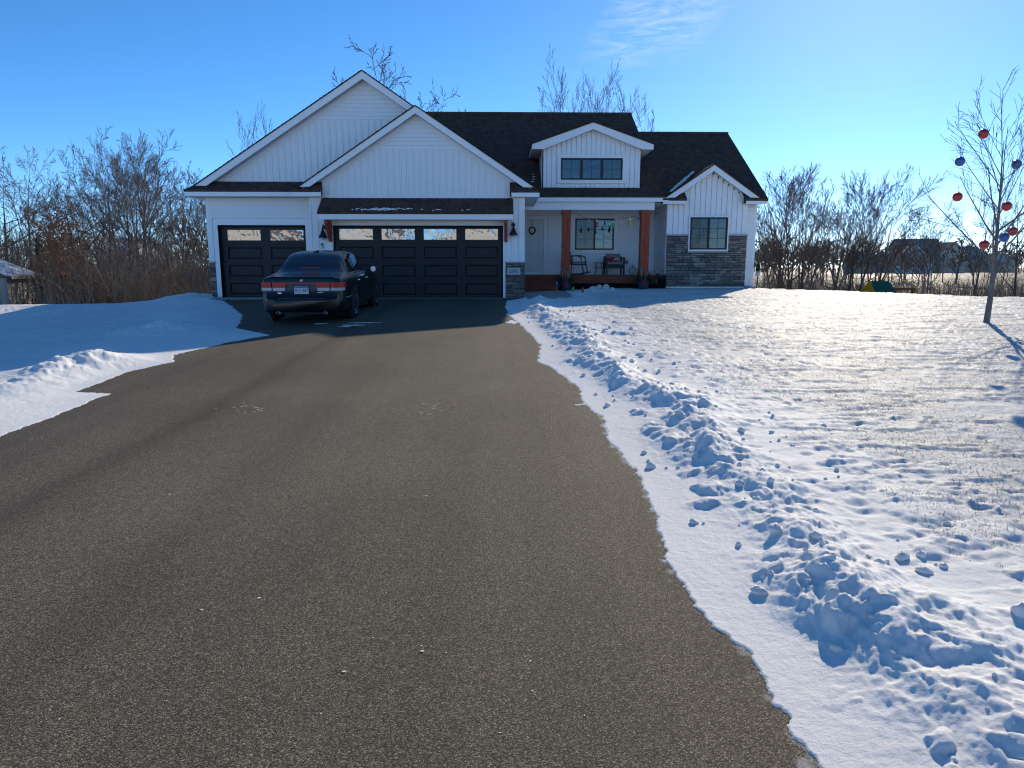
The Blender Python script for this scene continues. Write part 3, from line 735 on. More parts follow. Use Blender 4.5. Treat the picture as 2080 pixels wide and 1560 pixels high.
lap_boards(gw, lambda z: MGX-max(0, (MGP-.24-z))/MGS, lambda z: MGX+max(0, (MGP-.24-z))/MGR, kz+.092, 6.04, .6)
rake(gw, lambda x: MG_O(x)-.20, -8.0, MGX, -.5, 3.34, .578, .6, .12, 'rake_trim')
mgr = wall_part('roof', [[(MGX-.2, MGP-.25), (MGX, MGP-.11), (MGX+.2, MGP-.25)]], .85, 8.8)
mgr['label'] = 'dark roof over the larger garage gable with white rakes'
rake(mgr, MG_O, -8.6, MGX, .2, 3.135, .28, .31, .225)
roof_plane(mgr, (-8.86, 9.0, MG_O(-8.86)+.004), (-8.86, .255, MG_O(-8.86)+.004), (MGX, .255, MGP+.004), (MGX, 9.0, MGP+.004), .02)
roof_plane(mgr, (.9, .255, MG_O(.9)-.004), (.9, 9.0, MG_O(.9)-.004), (MGX, 9.0, MGP+.004), (MGX, .255, MGP+.004), .02)
slab(mgr, 'soffit', 'soffit', ((-8.5, .597, MG_O(-8.5)-.11), (-8.5, .312, MG_O(-8.5)-.11), (MGX, .312, MGP-.11), (MGX, .597, MGP-.11)), .012)
slab(mgr, 'soffit', 'soffit', ((-.3, .312, MG_O(-.3)-.11), (-.3, .597, MG_O(-.3)-.11), (MGX, .597, MGP-.11), (MGX, .312, MGP-.11)), .012)
rake_dashes(mgr, MG_O, MGX, -8.3, -1.5, .34, .124)
pent(mgr, -8.84, -5.32, .08, .6, 2.87, 3.03, 3.325, xi0=-8.4)
box('fascia', 'white_trim', mgr, -8.842, -8.812, .112, 9.0, 2.87, 3.02)
box('soffit', 'soffit', mgr, -8.81, -8.47, .602, 9.0, 2.884, 2.90)

# --- main roofs
mr = wall_part('roof', [[(-3.3, 3.3), (5.40, 3.3), (5.40, 3.5), (-3.3, 3.5)]], 3.7, 14.0)
mr['label'] = 'long dark shingle roof behind the dormer, highest ridge of the house'
XR = 5.45
roof_plane(mr, (-3.4, EAVE_Y-.02, EAVE_Z+.012), (XR, EAVE_Y-.02, EAVE_Z+.012), (XR, RIDGE_Y, RIDGE_Z+.025), (-3.4, RIDGE_Y, RIDGE_Z+.025))
roof_plane(mr, (XR, 2*RIDGE_Y-EAVE_Y, EAVE_Z+.012), (-3.4, 2*RIDGE_Y-EAVE_Y, EAVE_Z+.012), (-3.4, RIDGE_Y, RIDGE_Z+.025), (XR, RIDGE_Y, RIDGE_Z+.025))
for gx in (-3.36, XR-.10):                        # gable end walls
    V = [(gx, EAVE_Y+.4, 2.9), (gx, 2*RIDGE_Y-EAVE_Y-.4, 2.9), (gx, RIDGE_Y, RIDGE_Z-.12)]; W = V+[(x+.06, y, z) for x, y, z in V]
    link('gable_wall', mesh('gable_wall', W, [(0, 1, 2), (5, 4, 3), (0, 3, 4, 1), (1, 4, 5, 2), (2, 5, 3, 0)], 'white_vinyl'), mr)
box('fascia', 'white_trim', mr, 1.19, 5.595, EAVE_Y, EAVE_Y+.03, 2.99, EAVE_Z-.004)
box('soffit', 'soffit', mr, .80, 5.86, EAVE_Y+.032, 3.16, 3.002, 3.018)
MB().box(-3.4, XR, RIDGE_Y-.13, RIDGE_Y+.13, RIDGE_Z-.045, RIDGE_Z+.035).build('ridge_cap', 'asphalt_shingle', mr)
lr = wall_part('roof', [[(5.6, 3.1), (8.6, 3.1), (8.6, 3.3), (5.6, 3.3)]], 3.9, 11.0)
lr['label'] = 'lower dark shingle roof at the right end of the house'
_ca, _cb = P(1390, 405, 3.2)[0], P(1509, 405, 3.2)[0]
for a_, b_, y_ in ((5.40, _ca, EAVE_Y-.02), (_ca, _cb, 3.45), (_cb, 8.87, EAVE_Y-.02)):
    z_ = LOW_Z+.012+LOW_S*(y_-EAVE_Y+.02)
    roof_plane(lr, (a_, y_, z_), (b_, y_, z_), (b_, LOW_RY, LOW_RZ+.02), (a_, LOW_RY, LOW_RZ+.02))
roof_plane(lr, (8.87, 2*LOW_RY-EAVE_Y, LOW_Z+.012), (5.40, 2*LOW_RY-EAVE_Y, LOW_Z+.012), (5.40, LOW_RY, LOW_RZ+.02), (8.87, LOW_RY, LOW_RZ+.02))
MB().box(5.42, 8.87, LOW_RY-.12, LOW_RY+.12, LOW_RZ-.05, LOW_RZ+.03).build('ridge_cap', 'asphalt_shingle', lr)
V = [(8.62, EAVE_Y+.6, -.3), (8.62, 2*LOW_RY-EAVE_Y-.4, -.6), (8.62, 2*LOW_RY-EAVE_Y-.4, LOW_Z), (8.62, LOW_RY, LOW_RZ-.12), (8.62, EAVE_Y+.6, LOW_Z+.2)]
W = V+[(x+.06, y, z) for x, y, z in V]
link('gable_wall', mesh('gable_wall', W, [(0, 1, 2, 3, 4), (9, 8, 7, 6, 5)]+[(i, i+5, (i+1) % 5+5, (i+1) % 5) for i in range(5)], 'white_vinyl'), house)
# lower walls closing the back of the house
MB().box(-8.3, 8.6, 14.9, 15.1, -1.5, 3.1).box(-8.3, -3.0, 8.9, 9.1, -1.5, 3.1).build('back_wall', 'white_vinyl', house)

# --- dormer
dm = wall_part('dormer', [[(1.485, 3.30), (4.71, 3.30), (4.71, 4.80), (DX, 5.36), (1.485, 4.80)]], 3.37, 3.5)
dm['label'] = 'white dormer with a three pane window'
D_O = lambda x: DP-DS*abs(x-DX)
bb_boards(dm, 1.485, 4.71, 3.45, lambda x: D_O(x)-.20, 3.35, pitch=.165, kinks=(DX,))
for sx in (1.485, 4.69):
    V = [(sx, 3.47, 3.3), (sx, 5.6, 4.7), (sx, 5.6, 4.82), (sx, 3.47, 4.82)]; W = V+[(x+.02, y, z) for x, y, z in V]
    link('side_wall', mesh('side_wall', W, [(0, 1, 2, 3), (7, 6, 5, 4)]+[(i, i+4, (i+1) % 4+4, (i+1) % 4) for i in range(4)], 'white_vinyl'), dm)
    box('corner_board', 'white_trim', dm, sx-.012 if sx < 3 else sx-.02, sx+.04 if sx < 3 else sx+.032, 3.33, 3.37, 3.44, 4.72)
for s in (-1, 1):
    xo = DX+s*DH; zo = D_O(xo); poly = [(DX, DP-.215), (xo-s*.36, 4.66), (xo, 4.66), (xo, zo), (DX, DP)]
    if s < 0: poly = poly[::-1]
    MB().prism(poly, 3.05, 3.08).build('rake_board', 'white_trim', dm)
    a, b = (xo-.36*s, xo) if s > 0 else (xo, xo+.36)
    box('soffit', 'soffit', dm, a, b, 3.082, 5.2, 4.665, 4.68)
    box('fascia', 'white_trim', dm, *( (xo-.03, xo) if s > 0 else (xo, xo+.03)), 3.083, 5.6, 4.685, zo-.01)
    ye = lambda z: EAVE_Y+(z-EAVE_Z)/RS
    e, r = (xo+s*.02, zo-.005+.02), (DX, DP+.02)
    p = [(e[0], 3.02, e[1]), (e[0], ye(zo)+.1, e[1]), (r[0], ye(DP)+.1, r[1]), (r[0], 3.02, r[1])]
    if s < 0: p = [p[1], p[0], p[3], p[2]]
    roof_plane(dm, *p, th=.03)
    pp = [(xo-s*.36, 3.082, D_O(xo-s*.36)-.11), (xo-s*.36, 3.345, D_O(xo-s*.36)-.11), (DX, 3.345, DP-.11), (DX, 3.082, DP-.11)]
    if s < 0: pp = [pp[1], pp[0], pp[3], pp[2]]
    slab(dm, 'soffit', 'soffit', pp, .01)

def window(x0, x1, z0, z1, y, label, lites, grid, trim=.10, fr_=.05, mull=.085, parent=house, gl='house_glass'):
    wd = MB().box(x0-trim, x1+trim, y-.03, y+.02, z1, z1+trim).box(x0-trim, x1+trim, y-.03, y+.02, z0-trim, z0).box(x0-trim, x0, y-.03, y+.02, z0, z1).box(x1, x1+trim, y-.03, y+.02, z0, z1).build('window', 'white_trim', parent)
    wd['label'] = label
    MB().box(x0, x1, y-.04, y+.03, z1-fr_, z1).box(x0, x1, y-.04, y+.03, z0, z0+fr_).box(x0, x0+fr_, y-.04, y+.03, z0+fr_, z1-fr_).box(x1-fr_, x1, y-.04, y+.03, z0+fr_, z1-fr_).build('window_frame', 'black_frame', wd)
    n = lites; wl = (x1-x0-2*fr_-(n-1)*mull)/n
    for i in range(n):
        a = x0+fr_+i*(wl+mull); b = a+wl
        box('pane', 'screened_glass' if (i == 0 and n == 2) else gl, wd, a, b, y-.005, y+.01, z0+fr_, z1-fr_)
        if i < n-1: box('mullion', 'black_frame', wd, b, b+mull, y-.038, y+.03, z0+fr_, z1-fr_)
        m = MB()
        for c in range(1, grid[0]): q = a+(b-a)*c/grid[0]; m.box(q-.006, q+.006, y-.012, y-.006, z0+fr_, z1-fr_)
        for c in range(1, grid[1]): q = z0+fr_+(z1-z0-2*fr_)*c/grid[1]; m.box(a, b, y-.0125, y-.0065, q-.006, q+.006)
        m.build('muntin', 'muntin', wd)
    return wd
window(2.10, 4.135, 3.73, 4.42, 3.315, 'dormer window of three square panes', 3, (2, 2), trim=.11, parent=dm)

# --- right wing with the stone wainscot
WY = 3.2
def Pw(px, py): return P(px, py, WY)
wx0, wx1 = Pw(1357, 430)[0], Pw(1519, 430)[0]; wst = Pw(1400, 479)[1]
wpx, wpz = P(1451.5, 333.5, 2.88); wsl = .675
W_O = lambda x: wpz-wsl*abs(x-wpx)
rw = wall_part('wall', [[(wx0, .1), (wx1, .1), (wx1, 3.02), (wpx+1.0, W_O(wpx+1.0)-.08), (wpx, wpz-.08), (wpx-1.0, W_O(wpx-1)-.08), (wx0, 3.02)]], WY+.02, WY+.2)
lowx0, lowx1 = Pw(1390, 405)[0], Pw(1509, 405)[0]
bb_boards(rw, wx0, wx1, wst+.02, lambda x: 2.94 if (x < lowx0+.02 or x > lowx1-.02) else W_O(x)-.17, WY, pitch=.175, kinks=(wpx,))
rake(rw, lambda x: W_O(x)-.16, lowx0, wpx, lowx1, 3.28, WY-.02, WY, .09, 'rake_trim')
rake(lr, W_O, 5.7, wpx, 8.8, P(1352, 401, 2.88)[1]-.005, 2.88, 2.91, .21)
yb = EAVE_Y+(wpz-LOW_Z)/LOW_S+.2
xl_, xr_ = P(1347, 403, 2.88)[0], P(1553, 403, 2.88)[0]
roof_plane(lr, (xr_, 2.85, W_O(xr_)+.02), (xr_, yb, W_O(xr_)+.02), (wpx, yb, wpz+.02), (wpx, 2.85, wpz+.02), .03)
roof_plane(lr, (xl_, yb, W_O(xl_)+.02), (xl_, 2.85, W_O(xl_)+.02), (wpx, 2.85, wpz+.02), (wpx, yb, wpz+.02), .03)
slab(lr, 'soffit', 'soffit', ((xr_-.3, 2.912, W_O(xr_-.3)-.1), (xr_-.3, WY-.003, W_O(xr_-.3)-.1), (wpx, WY-.003, wpz-.1), (wpx, 2.912, wpz-.1)), .012)
slab(lr, 'soffit', 'soffit', ((xl_+.3, WY-.003, W_O(xl_+.3)-.1), (xl_+.3, 2.912, W_O(xl_+.3)-.1), (wpx, 2.912, wpz-.1), (wpx, WY-.003, wpz-.1)), .012)
zf, zb_ = P(1370, 405, 2.86)[1], P(1370, 414, 2.86)[1]
pent(lr, P(1347, 410, 2.86)[0], lowx0, 2.86, WY, zb_, zf, zf+.23, xi1=lowx0-.03)
pent(lr, lowx1, P(1552, 410, 2.86)[0], 2.86, WY, zb_, zf, zf+.23, xi0=lowx1+.03)
box('fascia', 'white_trim', lr, P(1552, 410, 2.86)[0]+.002, 8.86, 2.875, 2.9, zb_+.01, zf-.03)
sx1 = P(1537, 430, 3.45)[0]
sw_ = wall_part('wall', [[(wx1-.1, .1), (sx1, .1), (sx1, 3.0), (wx1-.1, 3.0)]], 3.47, 3.6)
lap_boards(sw_, lambda z: wx1+.003, lambda z: sx1-.08, .27, 2.97, 3.45)
box('corner_board', 'white_trim', sw_, sx1-.08, sx1+.005, 3.42, 3.47, .25, 2.97)
MB().box(wx0, sx1, WY+.05, 9, -.6, .24).build('foundation', 'concrete', house)
window(*(Pw(1402, 442)[0], Pw(1478, 442)[0], Pw(1402, 507)[1], Pw(1402, 441.5)[1]), WY-.032, 'two pane black framed window above the stone wainscot', 2, (2, 3), trim=.045, mull=.06)
# side wall of the wing facing the porch
V0 = wall_part('wall', [[(0, 0), (.01, 0), (.01, .01)]], 5, 5.01)
bpy.data.objects.remove(V0)
MB().box(wx0+.03, wx0+.2, WY+.21, 6.4, .1, 3.0).build('side_wall', 'white_vinyl', house)
sv = box('wall', 'white_vinyl', house, wx0+.012, wx0+.028, WY+.22, 6.2, .25, 3.0)
n = 26
for i in range(n):
    a = .25+i*2.72/n; b = a+2.72/n
    V = [(wx0-.03, WY+.09, a), (wx0-.03, 6.2, a), (wx0, 6.2, b+.004), (wx0, WY+.09, b+.004), (wx0+.011, WY+.09, a), (wx0+.011, 6.2, a), (wx0+.011, 6.2, b+.004), (wx0+.011, WY+.09, b+.004)]
    link('siding_board', mesh('siding_board', V, [(3, 2, 1, 0), (4, 5, 6, 7), (0, 1, 5, 4), (2, 3, 7, 6), (1, 2, 6, 5), (3, 0, 4, 7)], 'white_vinyl'), sv)
box('corner_board', 'white_trim', rw, wx0-.03, wx0+.004, WY-.022, WY+.085, wst+.05, 2.99)

# --- ledgestone
def stones(name, x0, x1, z0, z1, y, seed, holes=(), cap=True, hrange=(.055, .07, .085, .10, .115)):
    rg = random.Random(seed)
    v = MB().box(x0+.01, x1-.01, y+.006, y+.02, z0, z1).build(name, 'vent_dark', house)
    z = z0
    while z < z1-.02:
        h = min(rg.choice(hrange), z1-z)
        if z1-z-h < .03: h = z1-z
        x = x0
        while x < x1-.02:
            L = rg.uniform(.14, .46)
            if x1-x-L < .10: L = x1-x
            segs = [(x, x+L)]
            for hx0, hx1, hz0, hz1 in holes:
                if z+h > hz0+.01 and z < hz1-.01: segs = [q for a, b in segs for q in ((a, min(b, hx0)), (max(a, hx1), b)) if q[1]-q[0] > .02]
            for a, b in segs:
                zz = z
                hs = [h] if h < .09 or rg.random() < .7 else [h*.5, h*.5]
                for hh in hs:
                    p = rg.uniform(.012, .042); g = .003; j = lambda: rg.uniform(-.006, .006)
                    V = [(a+g, y+.006, zz+g), (b-g, y+.006, zz+g), (b-g, y+.006, zz+hh-g), (a+g, y+.006, zz+hh-g),
                         (a+g+.004, y-p+j(), zz+g+.004), (b-g-.004, y-p+j(), zz+g+.004), (b-g-.004, y-p+j(), zz+hh-g-.004), (a+g+.004, y-p+j(), zz+hh-g-.004)]
                    link('stone', mesh('stone', V, [(4, 5, 6, 7), (0, 1, 5, 4), (1, 2, 6, 5), (2, 3, 7, 6), (3, 0, 4, 7)], 'ledgestone_%d' % rg.choice((0, 0, 1, 1, 2, 2, 3, 4, 5))), v)
                    zz += hh
            x += L
        z += h
    return v
hx0, hx1, hz0 = Pw(1402, 442)[0]-.05, Pw(1478, 442)[0]+.05, Pw(1402, 507)[1]-.10
sv_ = stones('stone_veneer', wx0-.01, wx1+.02, .24, wst, WY, 3, holes=((hx0, hx1, hz0, 3),)); sv_['label'] = 'grey ledgestone below and around the right wing window'
MB().box(wx0-.03, hx0, WY-.06, WY+.02, wst, wst+.045).box(hx1, wx1+.04, WY-.06, WY+.02, wst, wst+.045).box(hx0-.0, hx1+.0, WY-.07, WY+.02, hz0, hz0+.05).build('stone_cap', 'stone_cap', sv_)
s2_ = stones('stone_veneer', .235, .80, -.06, 1.0, .0, 5); s2_['label'] = 'grey ledgestone pier with the house number'
MB().box(.225, .815, -.065, .02, 1.0, 1.045).build('stone_cap', 'stone_cap', s2_)
s3_ = stones('stone_veneer', -8.475, -8.30, -.05, 1.0, .6, 6); s3_['label'] = 'narrow grey ledgestone strip at the left corner of the house'
MB().box(-8.49, -8.285, .54, .62, 1.0, 1.045).build('stone_cap', 'stone_cap', s3_)
s4_ = stones('stone_veneer', -5.32, -4.785, -.05, 1.0, .0, 8); s4_['label'] = 'grey ledgestone pier between the two garage doors'
MB().box(-5.335, -4.782, -.065, .02, 1.0, 1.045).build('stone_cap', 'stone_cap', s4_)

# --- porch
PF = .625; PB = 5.1
pw = wall_part('wall', [[(.79, .3), (wx0+.1, .3), (wx0+.1, 2.97), (.79, 2.97)]], PB+.02, PB+.2)
pw['label'] = 'white lap siding wall at the back of the porch'
DXL, DXR, DZT = .95, P(1105, 445, PB)[0], P(1105, 445, PB)[1]
px0, pz1 = P(1168.5, 444, PB); px1, pz0 = P(1246, 507.5, PB)
lap_boards(pw, lambda z: .80, lambda z: wx0, PF, 2.96, PB, gaps=((.8, DXR+.13, 0, DZT+.13), (px0-.12, px1+.12, pz0-.12, pz1+.12)))
window(px0, px1, pz0, pz1, PB-.01, 'two pane black framed window on the porch', 2, (2, 3), trim=.13, mull=.06)
fd = MB().box(DXR, DXR+.12, PB-.04, PB+.02, PF, DZT+.12).box(.82, DXR, PB-.04, PB+.02, DZT, DZT+.12).build('front_door', 'white_trim', house); fd['label'] = 'plain white front door'
box('door_slab', 'door_white', fd, DXL-.1, DXR-.012, PB-.015, PB+.015, PF+.09, DZT-.01)
for k in range(3):
    a = DXL-.02+k*.27
    MB().box(a, a+.006, PB-.018, PB-.0152, PF+.2, DZT-.12).build('groove', 'grey_box', fd)
box('sill', 'white_trim', fd, .82, DXR+.12, PB-.08, PB, PF, PF+.08)
MB().box(.80, wx0, 3.3, PB, 2.96, 2.98).build('porch_ceiling', 'white_vinyl', house)
bm_ = box('porch_beam', 'white_trim', house, .795, 5.18, 3.02, 3.28, 2.745, 2.998)
# floor planks, front skirt, lattice, steps
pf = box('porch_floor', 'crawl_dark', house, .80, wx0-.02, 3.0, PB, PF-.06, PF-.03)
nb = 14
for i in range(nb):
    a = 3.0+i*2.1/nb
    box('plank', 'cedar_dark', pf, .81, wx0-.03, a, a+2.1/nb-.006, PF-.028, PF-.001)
box('skirt_board', 'cedar_dark', pf, 2.02, 5.35, 2.93, 2.965, .36, PF+.002)
box('skirt_backing', 'crawl_dark', pf, .81, wx0-.03, 3.01, 3.05, .0, PF-.07)
lt = MB()
for i in range(34):
    x = 2.05+i*.1
    for sgn in (-1, 1):
        a = Vector((x, 2.985, .05)); b = Vector((x+sgn*.3, 2.985, .355)); lt.tube([a, b], .012, 4)
lt.build('lattice', 'crawl_dark', pf)['kind'] = 'stuff'
for k, (z, y0) in enumerate(((.45, 2.62), (.27, 2.30))):
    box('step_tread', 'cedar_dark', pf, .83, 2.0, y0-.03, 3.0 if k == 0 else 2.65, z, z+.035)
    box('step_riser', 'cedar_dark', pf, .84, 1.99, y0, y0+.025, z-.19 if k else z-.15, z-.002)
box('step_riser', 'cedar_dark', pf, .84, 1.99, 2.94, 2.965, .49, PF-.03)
for xa, xb in ((P(1142, 500, 3.02)[0], P(1158.5, 500, 3.02)[0]), (P(1301, 500, 3.02)[0], P(1318.5, 500, 3.02)[0])):
    yc = 3.15; h = (xb-xa)/2; xc = (xa+xb)/2
    p = MB().box(xa, xb, yc-h, yc+h, PF-.02, 2.743).build('post', 'cedar', house)
    MB().box(xa-.02, xb+.02, yc-h-.02, yc+h+.02, 2.60, 2.742).build('post_capital', 'cedar', p)
    MB().box(xa-.02, xb+.02, yc-h-.02, yc+h+.02, PF-.02, PF+.16).build('post_base', 'cedar', p)
    # long drying cracks in the timber face
    MB().box(xc+.02, xc+.028, yc-h-.002, yc-h, 1.9, 2.45).box(xc-.02, xc-.013, yc-h-.002, yc-h, 1.2, 1.8).build('crack', 'crawl_dark', p)

# ------------------------------------------------------------------ trees
def np_mesh(name, V, F, m, smooth=True):
    me = bpy.data.meshes.new(name); V = np.asarray(V, np.float32); F = np.asarray(F, np.int32); k = F.shape[1]
    me.vertices.add(len(V)); me.vertices.foreach_set('co', V.ravel()); me.loops.add(F.size); me.loops.foreach_set('vertex_index', F.ravel())
    me.polygons.add(len(F)); me.polygons.foreach_set('loop_start', np.arange(0, F.size, k, dtype=np.int32))
    me.polygons.foreach_set('use_smooth', np.full(len(F), smooth)); me.materials.append(MAT[m]); me.update(); me.validate()
    return me
def tubes_np(Pt, R, k):
    """many polylines at once: Pt (n,m,3), R (n,m) -> quads"""
    n, m, _ = Pt.shape
    T = np.gradient(Pt, axis=1); T /= np.linalg.norm(T, axis=2, keepdims=True)+1e-9
    ref = np.where(np.abs(T[:, :1, 2:3]) > .9, np.array([1., 0, 0]), np.array([0, 0, 1.]))
    A = np.cross(T, np.broadcast_to(ref, T.shape)); A /= np.linalg.norm(A, axis=2, keepdims=True)+1e-9; B = np.cross(T, A)
    an = 2*np.pi*np.arange(k)/k
    V = Pt[:, :, None]+R[:, :, None, None]*(A[:, :, None]*np.cos(an)[None, None, :, None]+B[:, :, None]*np.sin(an)[None, None, :, None])
    idx = np.arange(n*m*k).reshape(n, m, k)
    a = idx[:, :-1]; b = idx[:, 1:]
    F = np.stack([a, np.roll(a, -1, 2), np.roll(b, -1, 2), b], -1).reshape(-1, 4)
    return V.reshape(-1, 3), F
def join_np(parts):
    Vs, Fs, o = [], [], 0
    for V, F in parts: Vs.append(V); Fs.append(F+o); o += len(V)
    return np.concatenate(Vs), np.concatenate(Fs)
def grow(seed, H, r0, st):
    """bare tree as polylines: returns {level: [(points, radii)]}"""
    rg = random.Random(seed); out_ = {}
    kids, ang, rat, crook, trop, rmin, bare0 = st['kids'], st['ang'], st['rat'], st['crook'], st['trop'], st['rmin'], st['bare']
    def br(p, d, L, r, lev):
        m = 5; pts = [p]; dd = d.copy(); q = p
        for i in range(m-1):
            dd = dd+Vector((rg.gauss(0, crook), rg.gauss(0, crook), rg.gauss(0, crook)*.6+trop[min(lev, len(trop)-1)])); dd.normalize()
            q = q+dd*(L/(m-1)); pts.append(q)
        tip = max(rmin*.6, r*(.30 if lev else .07)); rad = [max(rmin*.7, r+(tip-r)*(i/(m-1))**.9) for i in range(m)]
        out_.setdefault(lev, []).append((pts, rad))
        if lev >= len(kids): return
        n = max(1, round(kids[lev]*rg.uniform(.8, 1.2))); t0 = bare0 if lev == 0 else .18
        for i in range(n):
            t = t0+(1-t0)*((i+rg.random())/n)**.85; t = min(t, .98); f = t*(m-1); k = min(int(f), m-2); f -= k
            pp = pts[k].lerp(pts[k+1], f); dir_ = (pts[k+1]-pts[k]).normalized(); rr = rad[k]+(rad[k+1]-rad[k])*f
            a = math.radians(rg.gauss(ang[min(lev, len(ang)-1)], 9)); az_ = rg.uniform(0, 2*math.pi) if lev else (i*2.4+rg.uniform(-.5, .5))
            o1 = dir_.orthogonal().normalized(); o2 = dir_.cross(o1); nd_ = dir_*math.cos(a)+(o1*math.cos(az_)+o2*math.sin(az_))*math.sin(a)
            LL = L*rat[min(lev, len(rat)-1)]*rg.uniform(.7, 1.2)*(1.15-.55*t if lev == 0 else 1.1-.5*t)
            br(pp, nd_, LL, max(rmin, rr*rg.uniform(.48, .70)), lev+1)
    for s in range(st.get('stems', 1)):
        sp = st.get('spread', 0); d = Vector((rg.gauss(0, sp), rg.gauss(0, sp), 1)).normalized()
        br(Vector((rg.gauss(0, .12*sp*4), rg.gauss(0, .12*sp*4), -.5 if s == 0 else -.3)), d, H*(rg.uniform(.82, 1.0) if s else 1.0)*st.get('trunk', .8), r0*(1 if s == 0 else rg.uniform(.6, .95)), 0)
    return out_
def tree_meshes(name, seed, H, r0, st, bark, twig):
    o = grow(seed, H, r0, st); top = max(max(p.z for p in pts) for v_ in o.values() for pts, _ in v_)
    sc = H/top
    def part(levels):
        ps = []
        for l in levels:
            if l not in o: continue
            Pt = np.array([[tuple(q) for q in pts] for pts, _ in o[l]])*sc; R = np.array([r for _, r in o[l]])
            ps.append(tubes_np(Pt, R, 7 if l == 0 else (5 if l == 1 else 3)))
        return join_np(ps)
    V, F = part([0, 1]); a = np_mesh(name+'_trunk', V, F, bark)
    V, F = part([2, 3, 4, 5]); b = np_mesh(name+'_crown', V, F, twig)
    return a, b
ASH = dict(kids=(8, 6, 5, 3), ang=(38, 32, 30, 28), rat=(.52, .52, .56, .62), crook=.045, trop=(.01, .055, .05, .03), rmin=.0105, bare=.22, trunk=.80, stems=3, spread=.13)
VASE = dict(kids=(7, 6, 5, 3), ang=(30, 28, 28, 26), rat=(.58, .52, .55, .62), crook=.04, trop=(.0, .05, .05, .03), rmin=.0105, bare=.15, trunk=.78, stems=4, spread=.17)
OAK = dict(kids=(9, 6, 5, 3), ang=(56, 46, 40, 36), rat=(.62, .54, .52, .52), crook=.12, trop=(.0, .03, .03, .02), rmin=.013, bare=.35, trunk=.70, stems=1)
ELM = dict(kids=(11, 6, 5, 3), ang=(44, 38, 34, 30), rat=(.46, .50, .54, .6), crook=.06, trop=(.01, .04, .03, .02), rmin=.0105, bare=.25, trunk=.88, stems=1)
POP = dict(kids=(14, 7, 4), ang=(26, 26, 28), rat=(.34, .42, .5), crook=.035, trop=(.01, .07, .06), rmin=.013, bare=.3, trunk=.92, stems=2, spread=.05)
YOUNG = dict(kids=(22, 6, 3), ang=(40, 30, 28), rat=(.50, .46, .5), crook=.035, trop=(.0, .035, .02), rmin=.0045, bare=.26, trunk=.97, stems=1)
LOWB = dict(kids=(7, 4, 3), ang=(42, 38, 35), rat=(.5, .5, .5), crook=.09, trop=(.01, .03, .02), rmin=.03, bare=.25, trunk=.8, stems=1)
TM = {}
for nm, sd, H, r, st, bk, tw in (('ash', 3, 10, .13, ASH, 'bark_dark', 'twig_brown'), ('ash2', 14, 10, .13, ASH, 'bark_grey', 'twig_brown'), ('vase', 5, 10, .11, VASE, 'bark_dark', 'twig_brown'),
                                 ('oak', 8, 12, .26, OAK, 'bark_dark', 'bark_dark'), ('oakbig', 52, 16, .44, dict(OAK, kids=(12, 7, 5, 3), rmin=.021, bare=.42, trunk=.8, crook=.14), 'bark_dark', 'bark_dark'), ('oak2', 21, 12, .24, OAK, 'bark_tan', 'twig_brown'), ('elm', 9, 11, .14, ELM, 'bark_tan', 'twig_brown'), ('elm2', 31, 11, .13, ELM, 'bark_dark', 'twig_brown'),
                                 ('pop', 12, 18, .15, POP, 'bark_grey', 'twig_brown'), ('pop2', 44, 18, .14, POP, 'bark_grey', 'twig_brown')):
    TM[nm] = tree_meshes(nm, sd, H, r, st, bk, tw) + (H,)
def plant_tree(kind, px, Y, top_y, rot, label, group, name='bare_tree', sw=1.0):
    """stands a bare tree on the ground at depth Y in photo column px, tall enough to reach photo row top_y"""
    x = depth_at(px, Y); z = float(G(x, Y)); _, zt = P(px, top_y, Y); a, b, H = TM[kind]; s = (zt-z)/H
    t = thing(name, label, 'tree', (x, Y, z), rot, group); t.scale = (s*sw, s*sw, s)
    link('trunk', a, t); link('crown', b, t)
    return t
gL = 'bare trees in the thicket left of the garage'
for a in (('oak2', 12, 12, 285, .3, 'bare tree with thick pale trunk at the left edge of the photo', 1.0),
          ('elm2', 62, 17, 282, 1.2, 'tall dark forked bare tree second from the left edge', .9),
          ('oak', 158, 13, 330, 4.0, 'crooked spreading bare oak above the rust coloured leaves', 1.0),
          ('elm', 222, 12, 246, 2.0, 'tallest straight bare tree of the thicket left of the garage', .8),
          ('ash', 272, 15, 262, .7, 'bare tree just right of the tallest one in the left thicket', .85),
          ('ash2', 318, 11, 285, 3.4, 'bare multi stem tree with upright limbs in the middle of the left thicket', .95),
          ('vase', 352, 14, 300, 5.1, 'bare fan shaped tree near the garage corner', .95),
          ('elm2', 395, 18, 318, 2.6, 'bare twiggy tree closest to the garage wall, left of the house', .9),
          ('elm', 118, 20, 352, 5.6, 'low bare tree behind the crooked oak left of the garage', 1.0),
          ('ash', 190, 24, 330, 1.9, 'slender bare tree behind the crooked oak and the tallest tree', .9),
          ('ash2', 425, 22, 345, .9, 'bare tree partly hidden by the garage eave', .9),
          ('elm', 290, 9, 300, 4.7, 'pale straight bare tree at the front of the thicket, right of centre', .7), ('oak2', 250, 19, 300, 2.9, 'pale crooked bare tree behind the tallest one', .8), ('elm', 370, 10, 330, 1.6, 'pale thin bare tree at the front of the thicket near the garage', .65), ('elm', 95, 9, 400, 3.9, 'short pale bare tree beside the shed', .8),
          ('vase', 30, 26, 380, 2.2, 'small bare tree far behind the shed', 1.0)):
    plant_tree(a[0], a[1], a[2], a[3], a[4], a[5], gL, sw=a[6])
gB = 'bare trees behind the house'
plant_tree('oakbig', 800, 26, 84, 1.1, 'large crooked bare oak rising behind the garage gable peak', gB, sw=.78)
plant_tree('oakbig', 885, 30, 160, 3.9, 'smaller crooked bare oak right of the gable peak, above the ridge', gB, sw=.55)
